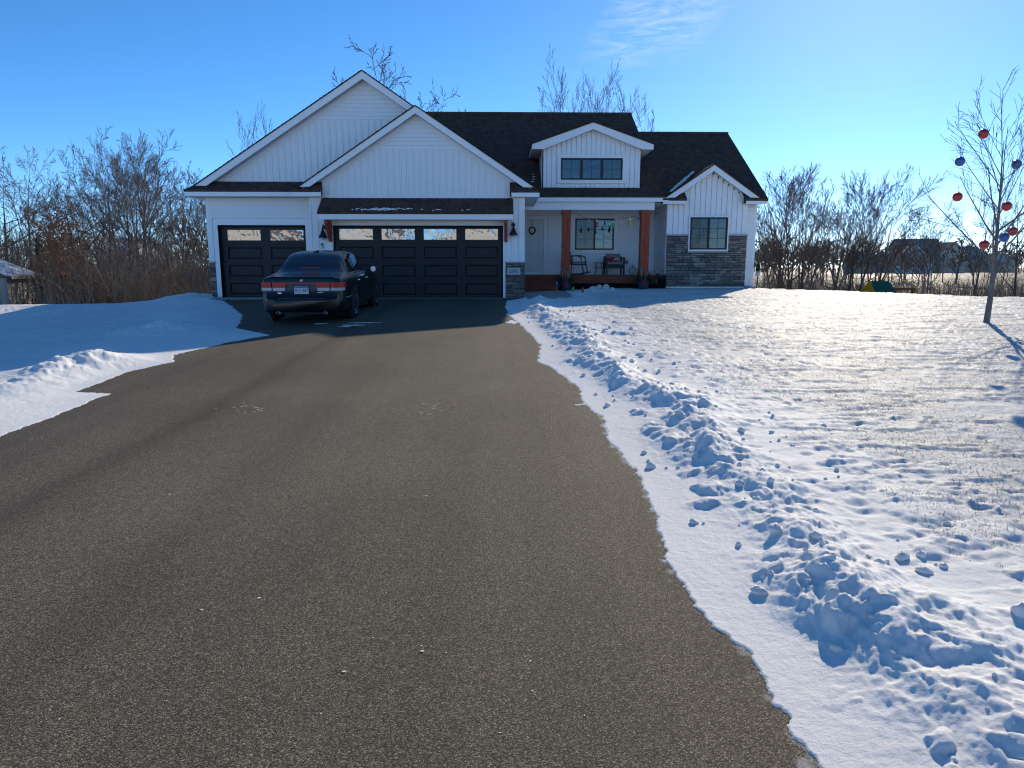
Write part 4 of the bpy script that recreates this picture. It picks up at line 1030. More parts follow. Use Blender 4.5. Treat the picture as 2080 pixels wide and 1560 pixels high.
plant_tree('pop', 522, 26, 204, .4, 'upright bare tree top showing over the left gable slope, nearer the eave', gB, 'bare_tree', .75)
plant_tree('pop2', 566, 28, 214, 2.4, 'upright bare tree top showing over the left gable slope, nearer the peak', gB, 'bare_tree', .7)
gP = 'upright bare poplars above the main ridge'
for px, Y, ty, kd, rt, lb in ((1118, 38, 150, 'pop', .2, 'bare poplar leftmost of those above the main ridge'), (1150, 40, 104, 'pop2', 1.7, 'tallest thin bare poplar above the main ridge'),
                              (1196, 39, 128, 'pop2', 3.3, 'bare poplar above the dormer peak'), (1228, 37, 124, 'pop', 4.6, 'dense bare poplar just right of the dormer peak'),
                              (1264, 40, 140, 'pop2', 5.7, 'bare poplar near the right end of the high ridge'), (1300, 41, 182, 'pop', 2.2, 'bare poplar leaning out past the end of the high ridge')):
    plant_tree(kd, px, Y, ty, rt, lb, gP, 'bare_poplar', .8)
gR = 'bare trees at the edge of the lawn right of the house'
for a in (('vase', 1578, 14, 338, .5, 'dark multi stem bare tree nearest the right corner of the house', .85),
          ('ash', 1612, 17, 322, 2.0, 'tallest dark bare tree in the grove right of the house', .85),
          ('vase', 1636, 13, 345, 3.6, 'bare tree with leaning stems in the middle of the right grove', .8),
          ('ash2', 1690, 19, 352, 5.2, 'bare twiggy tree between the two dark clumps right of the house', .85),
          ('vase', 1722, 19, 338, 1.1, 'wide fan shaped bare tree behind the play tent', .95),
          ('ash', 1776, 25, 350, 4.2, 'bare tree at the right end of the grove behind the play tent', .85),
          ('ash2', 1893, 24, 408, 2.9, 'small bare tree in front of the distant tan house', .9),
          ('elm', 1985, 28, 372, .8, 'bare tree behind the decorated yard tree, left of its trunk', .9),
          ('elm2', 2068, 26, 342, 3.0, 'dark bare tree at the right edge of the photo', .95),
          ('elm2', 1552, 12, 430, 4.4, 'thin sapling beside the right corner of the house', .5)):
    plant_tree(a[0], a[1], a[2], a[3], a[4], a[5], gR, sw=a[6])

# the young yard tree with ornaments
yb_ = gnd(2003, 661); YT = (yb_[0], yb_[1], float(G(yb_[0], yb_[1])))
dT = YT[1]-EYE[1]
yz = P(2040, 128, YT[1])[1]-YT[2]
ya, ybm = tree_meshes('young', 77, yz, .068*dT/13.5, YOUNG, 'bark_young', 'bark_young')
yt = thing('young_tree', 'young bare yard tree hung with red and blue balls on the snowy lawn', 'tree', YT, .4)
yt.rotation_euler = (0, math.radians(4.5), .4)
link('trunk', ya, yt); link('crown', ybm, yt)
def ornament(px, py, col, dy, label):
    x, z = P(px, py, YT[1]+dy); r = .066*dT/13.5*1.35
    o = thing('ornament_ball', label, 'ornament', (x, YT[1]+dy, z), 0, 'balls hung on the young yard tree')
    MB().ball((0, 0, 0), r, 16, 10).build('ball', 'glossy_'+col, o, True)
    MB().lathe([(r*.25, r*.93), (r*.25, r*1.15), (r*.05, r*1.2)], k=8).build('cap', 'chrome', o)
    MB().tube([(0, 0, r*1.15), (0, 0, r*2.4)], .003, 4).build('hook', 'wire_grey', o)
for px, py, c, dy, lb in ((1998, 272, 'red', -.2, 'red ball hanging highest on the yard tree'), (1945, 400, 'red', .1, 'red ball lowest on the left outer branches'), (2045, 419, 'red', -.15, 'red ball just right of the yard tree trunk, the upper of two'),
                          (2057, 470, 'red', .15, 'red ball right of the yard tree trunk beside a low blue ball'), (1999, 497, 'red', -.1, 'red ball lowest of all, left of the trunk'),
                          (1950, 328, 'blue', 0., 'blue ball on the left outer branches'), (2065, 334, 'blue', .1, 'blue ball at the right edge of the photo'), (2040, 482, 'blue', -.1, 'blue ball lowest, right of the trunk')):
    ornament(px, py, c, dy, lb)

# ------------------------------------------------------------------ brush, dead leaves, distant woods
rs = np.random.RandomState(5)
def brush(name, cols, Ys, n, hmin, hmax, r, m, label, lean=.25, twigs=4):
    px = rs.uniform(cols[0], cols[1], n); Y = rs.uniform(Ys[0], Ys[1], n)
    x = np.array([depth_at(a, b) for a, b in zip(px, Y)]); z = G(x, Y)-.05
    h = rs.uniform(hmin, hmax, n)*rs.uniform(.6, 1, n); a = rs.uniform(0, 2*np.pi, n); l = np.abs(rs.normal(0, lean, n))
    base = np.stack([x, Y, z], 1); d = np.stack([np.cos(a)*l, np.sin(a)*l, np.ones(n)], 1); d /= np.linalg.norm(d, axis=1, keepdims=True)
    t = np.linspace(0, 1, 4)[None, :, None]; bend = np.stack([np.cos(a+1), np.sin(a+1), np.zeros(n)], 1)*rs.normal(0, .12, (n, 1))
    Pt = base[:, None]+d[:, None]*h[:, None, None]*t+bend[:, None]*h[:, None, None]*t**2
    R = r*rs.uniform(.6, 1.4, (n, 1))*np.array([1, .8, .55, .25])[None]
    parts = [tubes_np(Pt, R, 3)]
    for k in range(twigs):
        f = rs.uniform(.25, .95, n); i = np.minimum((f*3).astype(int), 2); g = (f*3-i)[:, None]
        p0 = Pt[np.arange(n), i]*(1-g)+Pt[np.arange(n), i+1]*g
        q = rs.normal(0, 1, (n, 3)); q[:, 2] = np.abs(q[:, 2])*.9+.35; q /= np.linalg.norm(q, axis=1, keepdims=True)
        L = h*rs.uniform(.15, .42, n); q2 = q+rs.normal(0, .25, (n, 3))
        Pq = np.stack([p0, p0+q*L[:, None]*.5, p0+q*L[:, None]*.5+q2*L[:, None]*.5], 1)
        parts.append(tubes_np(Pq, r*.5*rs.uniform(.6, 1.2, (n, 1))*np.array([1, .75, .35])[None], 3))
    V, F = join_np(parts); o = link(name, np_mesh(name, V, F, m)); tag(o, label, 'brush', kind='stuff'); return o
brush('brush', (72, 440), (4, 12), 1300, 1.0, 3.2, .012, 'brush_brown', 'leafless brush at the near edge of the left thicket', .25, 5)
brush('brush', (-60, 440), (12, 21), 1300, 1.6, 4.2, .011, 'brush_brown', 'dense leafless thicket of thin brown stems left of the garage', .25, 5)
brush('brush', (-60, 470), (14, 34), 1200, 3.0, 6.0, .016, 'twig_brown', 'taller grey brown brush behind the left thicket', .2, 5)
brush('brush', (1530, 1742), (13, 24), 1000, 1.0, 3.4, .011, 'twig_brown', 'leafless brush under the grove right of the house', .3, 4)
brush('brush', (1540, 2150), (36, 70), 2600, 1.2, 3.6, .022, 'brush_brown', 'brown scrub in the low field beyond the lawn', .3, 4)
brush('dead_grass', (1535, 2110), (3, 9), 2600, .15, .5, .006, 'brush_brown', 'fringe of dead grass along the far edge of the lawn', .5, 1)
def leaves(name, n, cols, Ys, z0, z1, size, m, label):
    px = rs.normal((cols[0]+cols[1])/2, (cols[1]-cols[0])/4, n); Y = rs.uniform(Ys[0], Ys[1], n); x = np.array([depth_at(a, b) for a, b in zip(px, Y)])
    z = G(x, Y)+rs.uniform(z0, z1, n)*rs.uniform(.4, 1, n)
    c = np.stack([x, Y, z], 1); u_ = rs.normal(0, 1, (n, 3)); u_ /= np.linalg.norm(u_, axis=1, keepdims=True); w_ = np.cross(u_, rs.normal(0, 1, (n, 3))); w_ /= np.linalg.norm(w_, axis=1, keepdims=True)
    s = size*rs.uniform(.6, 1.4, (n, 1))
    V = np.stack([c-u_*s, c+w_*s*.5, c+u_*s, c-w_*s*.5], 1).reshape(-1, 3); F = np.arange(4*n).reshape(n, 4)
    o = link(name, np_mesh(name, V, F, m, False)); tag(o, label, 'leaves', kind='stuff')
leaves('dead_leaves', 4200, (66, 185), (6, 13), .5, 4.6, .06, 'leaf_rust', 'rust coloured dead oak leaves still clinging in the brush beside the shed')
leaves('dead_leaves', 900, (150, 290), (11, 17), 1.8, 5.5, .05, 'leaf_rust', 'thin scatter of rust leaves higher in the left thicket')
# distant woods: many small bare trees that read as one dark band
fa = [grow(100+i, 11, .2, LOWB) for i in range(4)]
fp = []
for o in fa:
    ps = []
    for l, v_ in o.items():
        Pt = np.array([[tuple(q) for q in pts] for pts, _ in v_])[:, ::2]; R = np.array([r for _, r in v_])[:, ::2]; ps.append(tubes_np(Pt, np.maximum(R, .085), 3))
    fp.append(join_np(ps))
def far_wood(name, n, X, Y, hs, label):
    ps = []
    for i in range(n):
        V, F = fp[i % 4]; a = rs.uniform(0, 6.28); s = rs.uniform(*hs)
        x, y = rs.uniform(*X), rs.uniform(*Y); c, q = math.cos(a), math.sin(a)
        W = np.stack([V[:, 0]*c-V[:, 1]*q, V[:, 0]*q+V[:, 1]*c, V[:, 2]], 1)*s+np.array([x, y, float(G(x, y))])
        ps.append((W, F))
    V, F = join_np(ps); tag(link(name, np_mesh(name, V, F, 'twig_brown')), label, 'woods', kind='stuff')
far_wood('distant_woods', 260, (60, 300), (205, 290), (.7, 1.2), 'far dark band of bare woods on the horizon right of the house')
far_wood('distant_woods', 110, (-190, -25), (60, 150), (.6, 1.0), 'far bare woods on the horizon behind the left thicket')
far_wood('distant_woods', 60, (48, 150), (95, 160), (.3, .6), 'low scattered bare trees in the middle distance right of the house')
far_wood('distant_woods', 110, (40, 84), (95, 150), (.55, .85), 'brown band of bare woods beyond the grove right of the house')
# small evergreen beside the shed
ev = thing('evergreen_tree', 'small dark green evergreen behind the grey shed', 'tree', (depth_at(82, 13), 13, float(G(depth_at(82, 13), 13))))
MB().tube([(0, 0, 0), (0, 0, 3.4)], [.06, .01], 6).build('trunk', 'bark_dark', ev)
n = 2600; h = rs.uniform(.1, 1, n)**.8; a = rs.uniform(0, 6.28, n); rad = (1-h)*.95*rs.uniform(.2, 1, n)+.03
c = np.stack([np.cos(a)*rad, np.sin(a)*rad, h*3.5-.25*rad], 1); dd = np.stack([np.cos(a), np.sin(a), -.25+rs.normal(0, .3, n)], 1)*.16
w_ = np.stack([-np.sin(a), np.cos(a), np.zeros(n)], 1)*.028
np_V = np.stack([c-dd*.5-w_, c-dd*.5+w_, c+dd*.7], 1).reshape(-1, 3)
link('crown', np_mesh('crown', np_V, np.arange(3*n).reshape(n, 3), 'evergreen', False), ev)

# ------------------------------------------------------------------ shed, far houses, play set
A = Vector((depth_at(9, 7), 7., 0)); B = Vector((depth_at(66, 10.2), 10.2, 0)); sd_ = (B-A); SL = sd_.length; su = sd_.normalized(); sn = Vector((su.y, -su.x, 0))
gz = float(G(A.x, A.y))-.2; ez = P(40, 563, 8.5)[1]
shed = thing('shed', 'small weathered grey wooden shed with snow dusted roof at the left edge', 'shed', (A.x, A.y, gz))
def sp(u_, w, z): q = su*u_-sn*w; return (q.x, q.y, z)
hz = ez-gz
bx8 = lambda u0, u1, w0, w1, z0, z1: ([sp(u0, w0, z0), sp(u1, w0, z0), sp(u1, w1, z0), sp(u0, w1, z0), sp(u0, w0, z1), sp(u1, w0, z1), sp(u1, w1, z1), sp(u0, w1, z1)],
                                      [(0, 1, 2, 3), (7, 6, 5, 4), (0, 4, 5, 1), (1, 5, 6, 2), (2, 6, 7, 3), (3, 7, 4, 0)])
MB().add(*bx8(.03, SL-.03, .03, 2.6, 0, hz)).build('wall', 'shed_wood', shed)
npl = 14
for i in range(npl):
    a = SL*i/npl; MB().add(*bx8(a+.006, a+SL/npl-.006, -.004+.008*(i % 2), .028, 0, hz)).build('plank', 'shed_wood', shed)
for i in range(12):
    a = 2.6*i/12; MB().add(*bx8(-.004+.008*(i % 2), .028, a+.035, a+2.6/12+.02, 0, hz)).build('plank', 'shed_wood', shed)
MB().add(*bx8(-.03, .06, -.03, .06, 0, hz)).build('corner_post', 'twig_birch', shed)
MB().add(*bx8(SL-.06, SL+.03, -.03, .06, 0, hz)).build('corner_post', 'twig_birch', shed)
rv = [sp(-.25, -.25, hz), sp(SL+.25, -.25, hz), sp(SL+.25, 1.35, hz+.75), sp(-.25, 1.35, hz+.75), sp(SL+.25, 2.9, hz), sp(-.25, 2.9, hz)]
rf = MB().add([Vector(q) for q in rv]+[Vector(q)+Vector((0, 0, .07)) for q in rv], [(6, 7, 8, 9), (9, 8, 10, 11), (0, 3, 2, 1), (3, 5, 4, 2), (0, 1, 7, 6), (1, 2, 8, 7), (2, 4, 10, 8), (4, 5, 11, 10), (5, 3, 9, 11), (3, 0, 6, 9)]).build('roof', 'roof_snow', shed)
MB().add(*bx8(-.27, SL+.27, -.28, -.255, hz-.05, hz+.08)).build('fascia', 'twig_birch', shed)

def simple_house(name, label, x0, x1, y0, y1, zb, ze, zr, wallm, roofm, ridge='x', over=.4):
    t = thing(name, label, 'house', ((x0+x1)/2, y0, zb)); ox, oy = (x0+x1)/2, y0
    m = MB(); m.box(x0-ox, x1-ox, 0, y1-oy, -.6, ze-zb)
    if ridge == 'y': m.prism([(x0-ox, ze-zb), (x1-ox, ze-zb), (0, zr-zb)], 0, y1-oy)
    else:
        V = [(x0-ox, 0, ze-zb), (x0-ox, y1-oy, ze-zb), (x0-ox, (y1-oy)/2, zr-zb), (x1-ox, 0, ze-zb), (x1-ox, y1-oy, ze-zb), (x1-ox, (y1-oy)/2, zr-zb)]
        m.add(V, [(0, 1, 2), (5, 4, 3), (0, 2, 5, 3), (1, 4, 5, 2)])
    m.build('wall', wallm, t)
    W, D = x1-ox+over, y1-oy; e = ze-zb-over*.5; r = zr-zb+.12; th = .2
    if ridge == 'y': Q = [[(-W, -over, e), (-W, D+over, e), (0, D+over, r), (0, -over, r)], [(W, D+over, e), (W, -over, e), (0, -over, r), (0, D+over, r)]]
    else: Q = [[(W, -over, e), (-W, -over, e), (-W, D/2, r), (W, D/2, r)], [(-W, D+over, e), (W, D+over, e), (W, D/2, r), (-W, D/2, r)]]
    rb = MB()
    for q in Q: rb.add(q+[(a, b, c-th) for a, b, c in q], [(3, 2, 1, 0), (4, 5, 6, 7), (0, 1, 5, 4), (1, 2, 6, 5), (2, 3, 7, 6), (3, 0, 4, 7)])
    rb.build('roof', roofm, t)
    return t, ox, oy
# tan house far beyond the lawn
NY = 175.
def Q(px, py, Y=NY): return P(px, py, Y)
zb = float(G(Q(1850, 550)[0], NY)); zg = Q(1850, 529)[1]
nh, ox, oy = simple_house('tan_house', 'distant tan house with white garage doors beyond the snowy field', Q(1838, 540)[0], Q(1924, 540)[0], NY, NY+12, zb, zg, Q(1880, 484)[1], 'tan_siding', 'roof_brown', 'x')
def nb_gable(pxc, pxa, pxb, pye, pyp, dy, name='gable'):
    xa, ze_ = P(pxa, pye, NY-dy); xb, _ = P(pxb, pye, NY-dy); _, zp = P(pxc, pyp, NY-dy); xc = (xa+xb)/2
    g = MB().prism([(xa-ox, -.5), (xb-ox, -.5), (xb-ox, ze_-zb), (xc-ox, zp-zb), (xa-ox, ze_-zb)], -dy, 6).build(name, 'tan_siding', nh)
    for s, xe in ((-1, xa), (1, xb)):
        q = [(xc-ox, -dy-.35, zp-zb+.25), (xe-ox+s*.5, -dy-.35, ze_-zb-.15), (xe-ox+s*.5, 7, ze_-zb-.15), (xc-ox, 7, zp-zb+.25)]
        MB().add(q+[(a, b, c-.18) for a, b, c in q], [(0, 1, 2, 3), (7, 6, 5, 4), (0, 4, 5, 1), (1, 5, 6, 2), (2, 6, 7, 3), (3, 7, 4, 0)]).build('roof', 'roof_brown', g)
        MB().prism([(xc-ox, zp-zb+.30), (xe-ox+s*.5, ze_-zb-.10), (xe-ox+s*.5, ze_-zb-.5), (xc-ox, zp-zb-.12)][::(1 if s < 0 else -1)], -dy-.45, -dy-.37).build('rake_board', 'garage_white', g)
    return g
nb_gable(1842, 1815, 1866, 529, 511, 6.0); nb_gable(1860, 1822, 1892, 528, 500, 3.5); nb_gable(1936, 1912, 1962, 516, 493, 1.5); nb_gable(1789, 1775, 1803, 527, 518, 1.0)
for a, b in ((1820, 1856), (1868, 1892)):
    xa, z1 = P(a, 536, NY-6.1); xb, z0 = P(b, 554, NY-6.1); z0 = zb
    d = box('garage_door', 'garage_white', nh, xa-ox, xb-ox, -6.15, -6.02, 0, z1-z0)
    for k in range(4 if b-a > 30 else 3):
        w = (xb-xa)/(4 if b-a > 30 else 3); box('pane', 'window_glass', d, xa-ox+w*k+.15*w, xa-ox+w*k+.85*w, -6.18, -6.155, (z1-z0)*.78, (z1-z0)*.92)
xa, z1 = Q(1779, 533, NY-1); xb, z0 = Q(1790, 546, NY-1)
box('window', 'garage_white', nh, xa-ox, xb-ox, -1.2, -1.03, z0-zb, z1-zb)
# other roofs glimpsed far off
simple_house('far_house', 'far blue roofed house behind the grove right of the house', Q(1688, 540)[0], Q(1716, 540)[0], 160, 168, float(G(78, 160)), Q(1700, 538)[1], Q(1700, 515)[1], 'tan_siding', 'roof_blue', 'x')
simple_house('far_house', 'far low house with pale roof by the right edge of the photo', P(2030, 540, 190)[0], P(2062, 540, 190)[0], 190, 199, float(G(130, 190)), P(2040, 530, 190)[1], P(2040, 516, 190)[1], 'tan_siding', 'roof_blue', 'x')
simple_house('far_house', 'long dark roofed house behind the yard tree', P(1940, 530, 200)[0], P(2000, 530, 200)[0], 200, 210, float(G(130, 200)), P(1960, 524, 200)[1], P(1960, 500, 200)[1], 'tan_siding', 'roof_brown', 'x')
simple_house('white_house', 'white roofed house glimpsed through the left thicket', P(195, 520, 48)[0], P(262, 520, 48)[0], 48, 56, float(G(-38, 48)), P(225, 503, 48)[1], P(225, 482, 48)[1], 'garage_white', 'roof_snow', 'x')
# two pale houses across the street behind the camera: they show as reflections in the garage windows
for x0, x1, lb, wm, rdg in ((-36, -21, 'cream house across the street, mirrored in the left garage windows', 'cream_siding', 'y'), (-19, -9, 'narrow white house across the street, mirrored in the middle garage windows', 'garage_white', 'y'), (-7, 5, 'pale house across the street, mirrored in the right garage windows', 'cream_siding', 'y')):
    t, ox2, oy2 = simple_house('street_house', lb, x0, x1, -68, -54, -1.3, 3.0, 7.2, wm, 'roof_brown', rdg)
    for k, q in enumerate((-.62,)):
        w = (x1-x0)/2; box('window' if k else 'garage_door', 'window_glass' if k else 'garage_white', t, q*w, q*w+(.5 if not k else .18)*w, 14.02, 14.08, 0 if not k else 4.4, 2.6 if not k else 5.6)
    box('gable_band', 'garage_white', t, -(x1-x0)/2, (x1-x0)/2, 14.01, 14.12, 5.3, 5.6)

# play set down the slope
PY = 17.
bx0, zr_ = P(1768, 571, PY); bx1, _ = P(1805, 571, PY); ex0, ez_ = P(1758, 594, PY-.8); 
ps = thing('play_set', 'wooden play set with a green and yellow tent roof below the lawn edge', 'play set', ((bx0+bx1)/2, PY, float(G((bx0+bx1)/2, PY))))
ox, oz = (bx0+bx1)/2, float(G((bx0+bx1)/2, PY)); zt = zr_-oz; ze_ = P(1790, 594, PY-.7)[1]-oz; hw = (bx1-bx0)/2
V = [(-hw, 0, zt), (hw, 0, zt), (hw+.12, -.75, ze_), (-hw-.12, -.75, ze_), (hw+.12, .75, ze_), (-hw-.12, .75, ze_)]
MB().add(V+[(x, y, z-.02) for x, y, z in V], [(0, 3, 2, 1), (0, 1, 4, 5), (6, 7, 8, 9), (6, 11, 10, 7), (3, 9, 8, 2), (0, 6, 9, 3), (1, 2, 8, 7), (4, 1, 7, 10), (5, 4, 10, 11), (0, 5, 11, 6)]).build('tent_roof', 'play_green', ps)
MB().add([(-hw-.16, -.78, ze_), (-hw-.16, .78, ze_), (-hw-.02, 0, zt+.02), (-hw-.13, -.78, ze_), (-hw-.13, .78, ze_), (-hw+.01, 0, zt+.02)], [(0, 2, 1), (3, 4, 5), (0, 3, 5, 2), (1, 2, 5, 4)]).build('tent_end', 'play_yellow', ps)
for sx in (-hw, hw):
    for sy in (-.65, .65): box('post', 'play_wood', ps, sx-.05, sx+.05, sy-.05, sy+.05, -.2, ze_+.1)
box('deck', 'play_wood', ps, -hw-.1, hw+.1, -.75, .75, 1.2, 1.3)
MB().box(-hw-.1, hw+.1, -.74, -.70, ze_-.18, ze_-.06).build('rail', 'play_wood', ps)
xb2 = P(1858, 588, PY)[0]-ox; zb2 = P(1830, 587, PY)[1]-oz
MB().box(hw+.06, xb2, -.06, .06, zb2-.07, zb2+.07).build('swing_beam', 'play_wood', ps)
for sy in (-1, 1): MB().tube([(xb2-.1, 0, zb2), (xb2+.1, sy*.9, -.2)], .05, 5).build('swing_leg', 'play_wood', ps)

# ------------------------------------------------------------------ the parked car
def pchip(xk, yk, x):
    xk = np.asarray(xk, float); yk = np.asarray(yk, float); h = np.diff(xk); d = np.diff(yk)/h; m = np.zeros_like(yk)
    for i in range(1, len(xk)-1):
        if d[i-1]*d[i] > 0: w1 = 2*h[i]+h[i-1]; w2 = h[i]+2*h[i-1]; m[i] = (w1+w2)/(w1/d[i-1]+w2/d[i])
    m[0] = d[0]; m[-1] = d[-1]
    k = np.clip(np.searchsorted(xk, x)-1, 0, len(xk)-2); t = (x-xk[k])/h[k]
    return (2*t**3-3*t**2+1)*yk[k]+(t**3-2*t**2+t)*h[k]*m[k]+(-2*t**3+3*t**2)*yk[k+1]+(t**3-t**2)*h[k]*m[k+1]
CY0 = -6.42; CXC = -3.87
cz0 = float(G(CXC, CY0+1.1)); cz1 = float(G(CXC, CY0+3.88)); tilt = math.atan2(cz1-cz0, 2.78)
car = thing('car', 'black four door sedan parked in front of the garage, rear towards the viewer', 'car', (CXC, CY0, cz0-math.tan(tilt)*1.1))
car.rotation_euler = (tilt, 0, 0); car.scale = (.925, .925, .95)
#        y    w    zb    deck-like?  shoulder z, glass base (w,z), glass top (w,z), roof edge (w,z), crown z
ST = [(.000, .60, .27, .50, .56, .505, .50, .508, .36, .51, .512), (.025, .72, .235, .525, .68, .532, .60, .535, .44, .537, .538), (.050, .775, .22, .545, .73, .552, .64, .555, .48, .556, .557),
      (.075, .795, .22, .67, .75, .69, .66, .70, .50, .705, .707), (.092, .81, .22, .82, .76, .845, .67, .855, .51, .86, .862), (.110, .825, .22, .895, .77, .925, .68, .94, .52, .948, .951),
      (.150, .85, .22, .915, .79, .948, .69, .968, .53, .978, .982), (.300, .885, .22, .93, .81, .960, .70, .978, .54, .988, .992), (.70, .915, .20, .965, .80, 1.00, .69, 1.025, .52, 1.04, 1.045),
      (.80, .92, .20, .97, .79, 1.01, .68, 1.055, .51, 1.075, 1.082), (1.10, .925, .20, .975, .775, 1.02, .635, 1.23, .49, 1.265, 1.28), (1.42, .93, .20, .975, .77, 1.02, .60, 1.375, .47, 1.425, 1.445),
      (1.60, .93, .20, .975, .77, 1.02, .59, 1.40, .47, 1.45, 1.472), (2.10, .932, .19, .97, .77, 1.015, .59, 1.415, .47, 1.465, 1.488), (2.65, .93, .19, .965, .77, 1.01, .60, 1.38, .48, 1.43, 1.455),
      (2.95, .928, .19, .96, .765, 1.0, .645, 1.23, .50, 1.28, 1.305), (3.40, .92, .19, .95, .77, .985, .70, 1.00, .52, 1.02, 1.03), (3.60, .915, .19, .93, .78, .96, .70, .975, .52, .985, .99),
      (4.20, .89, .20, .85, .78, .88, .70, .90, .52, .92, .925), (4.60, .83, .22, .74, .73, .78, .65, .80, .48, .82, .825), (4.80, .72, .25, .62, .64, .66, .56, .675, .42, .685, .69), (4.88, .52, .30, .52, .46, .55, .40, .56, .3, .565, .567)]
ST = np.array(ST); yk = ST[:, 0]
ys = np.unique(np.concatenate([yk, np.linspace(.05, .3, 10), np.linspace(.3, 4.88, 78), [.76, 1.20, 1.26, 1.98, 2.04, 2.10, 3.12]]))
cols_ = [pchip(yk, ST[:, k], ys) for k in range(1, 11+0)]
w_, zb_c, zs_, g0, gz0, g1, gz1, r1_, rz1, zt_ = cols_
prof = []
for i in range(len(ys)):
    W, b, s = w_[i], zb_c[i], zs_[i]; f = lambda t: b+(s-b)*t
    prof.append([(0, b), (W*.80, b), (W*.95, b+.03), (W*.985, f(.16)), (W, f(.38)), (W*1.0, f(.58)), (W*.992, f(.80)), (W*.975, f(.93)), (g0[i]+(W-g0[i])*.55, s+.004), (g0[i], gz0[i]), ((g0[i]*.67+g1[i]*.33), gz0[i]*.67+gz1[i]*.33),
                 (g0[i]*.33+g1[i]*.67, gz0[i]*.33+gz1[i]*.67), (g1[i], gz1[i]), ((g1[i]+r1_[i])/2+.012, (gz1[i]+rz1[i])/2+.012), (r1_[i], rz1[i]), (r1_[i]*.5, zt_[i]*.75+rz1[i]*.25), (0, zt_[i])])
PR = np.array(prof); ns, npf = PR.shape[:2]
ring = np.concatenate([PR, PR[:, -2:0:-1]*np.array([-1, 1])], 1); nr_ = ring.shape[1]
CV = np.stack([ring[:, :, 0], np.repeat(ys[:, None], nr_, 1), ring[:, :, 1]], -1)
groups = {}
for i in range(ns-1):
    ym = (ys[i]+ys[i+1])/2
    for j in range(nr_):
        jj = j if j < npf-1 else nr_-1-j
        key = 'body'
        if jj >= 12 and .79 < ym < 1.43: key = 'rear_window' if jj >= 13 or True else key
        if jj >= 12 and 2.66 < ym < 3.38: key = 'windscreen'
        if 9 <= jj <= 11 and 1.22 < ym < 3.12: key = 'side_right' if j < npf-1 else 'side_left'
        if key.startswith('side') and 1.99 < ym < 2.09: key = 'pillar'
        groups.setdefault(key, []).append((i*nr_+j, i*nr_+(j+1) % nr_, (i+1)*nr_+(j+1) % nr_, (i+1)*nr_+j))
groups['body'] += [tuple(range(nr_-1, -1, -1)), tuple((ns-1)*nr_+k for k in range(nr_))]
def car_part(name, key, m, parent=car):
    F = groups[key]; used = sorted({k for f in F for k in f}); mp = {k: i for i, k in enumerate(used)}
    return link(name, mesh(name, CV.reshape(-1, 3)[used], [tuple(mp[k] for k in f)[::-1] for f in F], m, True), parent)
body = car_part('body', 'body', 'car_paint'); car_part('rear_window', 'rear_window', 'car_glass'); car_part('windscreen', 'windscreen', 'car_glass')
car_part('side_window', 'side_right', 'car_glass'); car_part('side_window', 'side_left', 'car_glass'); car_part('door_pillar', 'pillar', 'car_trim')
def band(name, path, z0, z1, m, parent, th=.012, zslope=0.0):
    """curved strip that follows the corner of the body: path of (x, y), outward thickness"""
    V = []; F = []; n = len(path)
    for i, (x, y) in enumerate(path):
        a = Vector((path[min(i+1, n-1)][0]-path[max(i-1, 0)][0], path[min(i+1, n-1)][1]-path[max(i-1, 0)][1])).normalized(); nn = Vector((a.y, -a.x))
        if nn.y > 0 and abs(nn.x) < .8: nn = -nn
        if x > 0 and nn.x < 0 and abs(nn.x) > .3: nn = -nn
        if x < 0 and nn.x > 0 and abs(nn.x) > .3: nn = -nn
        for k in (0, 1):
            for z in (z0, z1): V.append((x+nn.x*th*k, y+nn.y*th*k, z))
    for i in range(n-1):
        a, b = i*4, (i+1)*4
        F += [(a+2, b+2, b+3, a+3), (a, a+1, b+1, b), (a+1, a+3, b+3, b+1), (a, b, b+2, a+2)]
    F += [(0, 2, 3, 1), ((n-1)*4, (n-1)*4+1, (n-1)*4+3, (n-1)*4+2)]
    return link(name, mesh(name, V, F, m, False), parent)
def rear_path(x0, x1, n=9):                      # plan curve of the tail at lamp height
    out_ = []
    for i in range(n):
        x = x0+(x1-x0)*i/(n-1); a = abs(x)
        out_.append((x, float(np.interp(a, [0, .5, .7, .78, .82, .84, .862, .88, .90], [.062, .064, .069, .075, .09, .11, .15, .2, .31]))))
    return out_
for s in (-1, 1):
    tl = band('tail_light', rear_path(s*.32, s*.605, 5), .765, .868, 'lens_red', car); tl['label'] = 'red tail light with a clear lower lens'
    band('lens', rear_path(s*.635, s*.898, 14), .765, .872, 'lens_red', tl)
    band('lens', rear_path(s*.345, s*.60, 5), .693, .760, 'lens_white', tl)
    band('lens', rear_path(s*.628, s*.885, 12), .700, .760, 'lens_white', tl)
band('trunk_garnish', rear_path(-.315, .315, 5), .835, .862, 'lens_red', car, .010)
for k, ch in enumerate('AZERA'): text_mesh(ch, .038, 'chrome', 'badge_letter', car, (-.21+k*.105, .072, .848), ext=.003)
text_mesh('H', .075, 'chrome', 'emblem', car, (0, .078, .905), ext=.003, shear=.35)
text_mesh('LIMITED', .034, 'chrome', 'badge', car, (.40, .068, .655), ext=.002)
MB().box(-.52, -.42, .062, .072, .665, .672).box(-.50, -.43, .060, .072, .635, .650).build('badge', 'chrome', car)
lp = MB().box(-.1525, .1525, .058, .066, .633, .785).build('license_plate', 'plate_white', car); lp['label'] = 'white and blue license plate reading PLC 847'
MB().box(-.145, .145, .0560, .0578, .752, .778).build('plate_band', 'plate_blue', lp)
text_mesh('PLC', .105, 'plate_ink', 'plate_lettering', lp, (-.075, .0565, .696), ext=.0008, sx=.72)
text_mesh('847', .105, 'plate_ink', 'plate_lettering', lp, (.082, .0565, .696), ext=.0008, sx=.72)
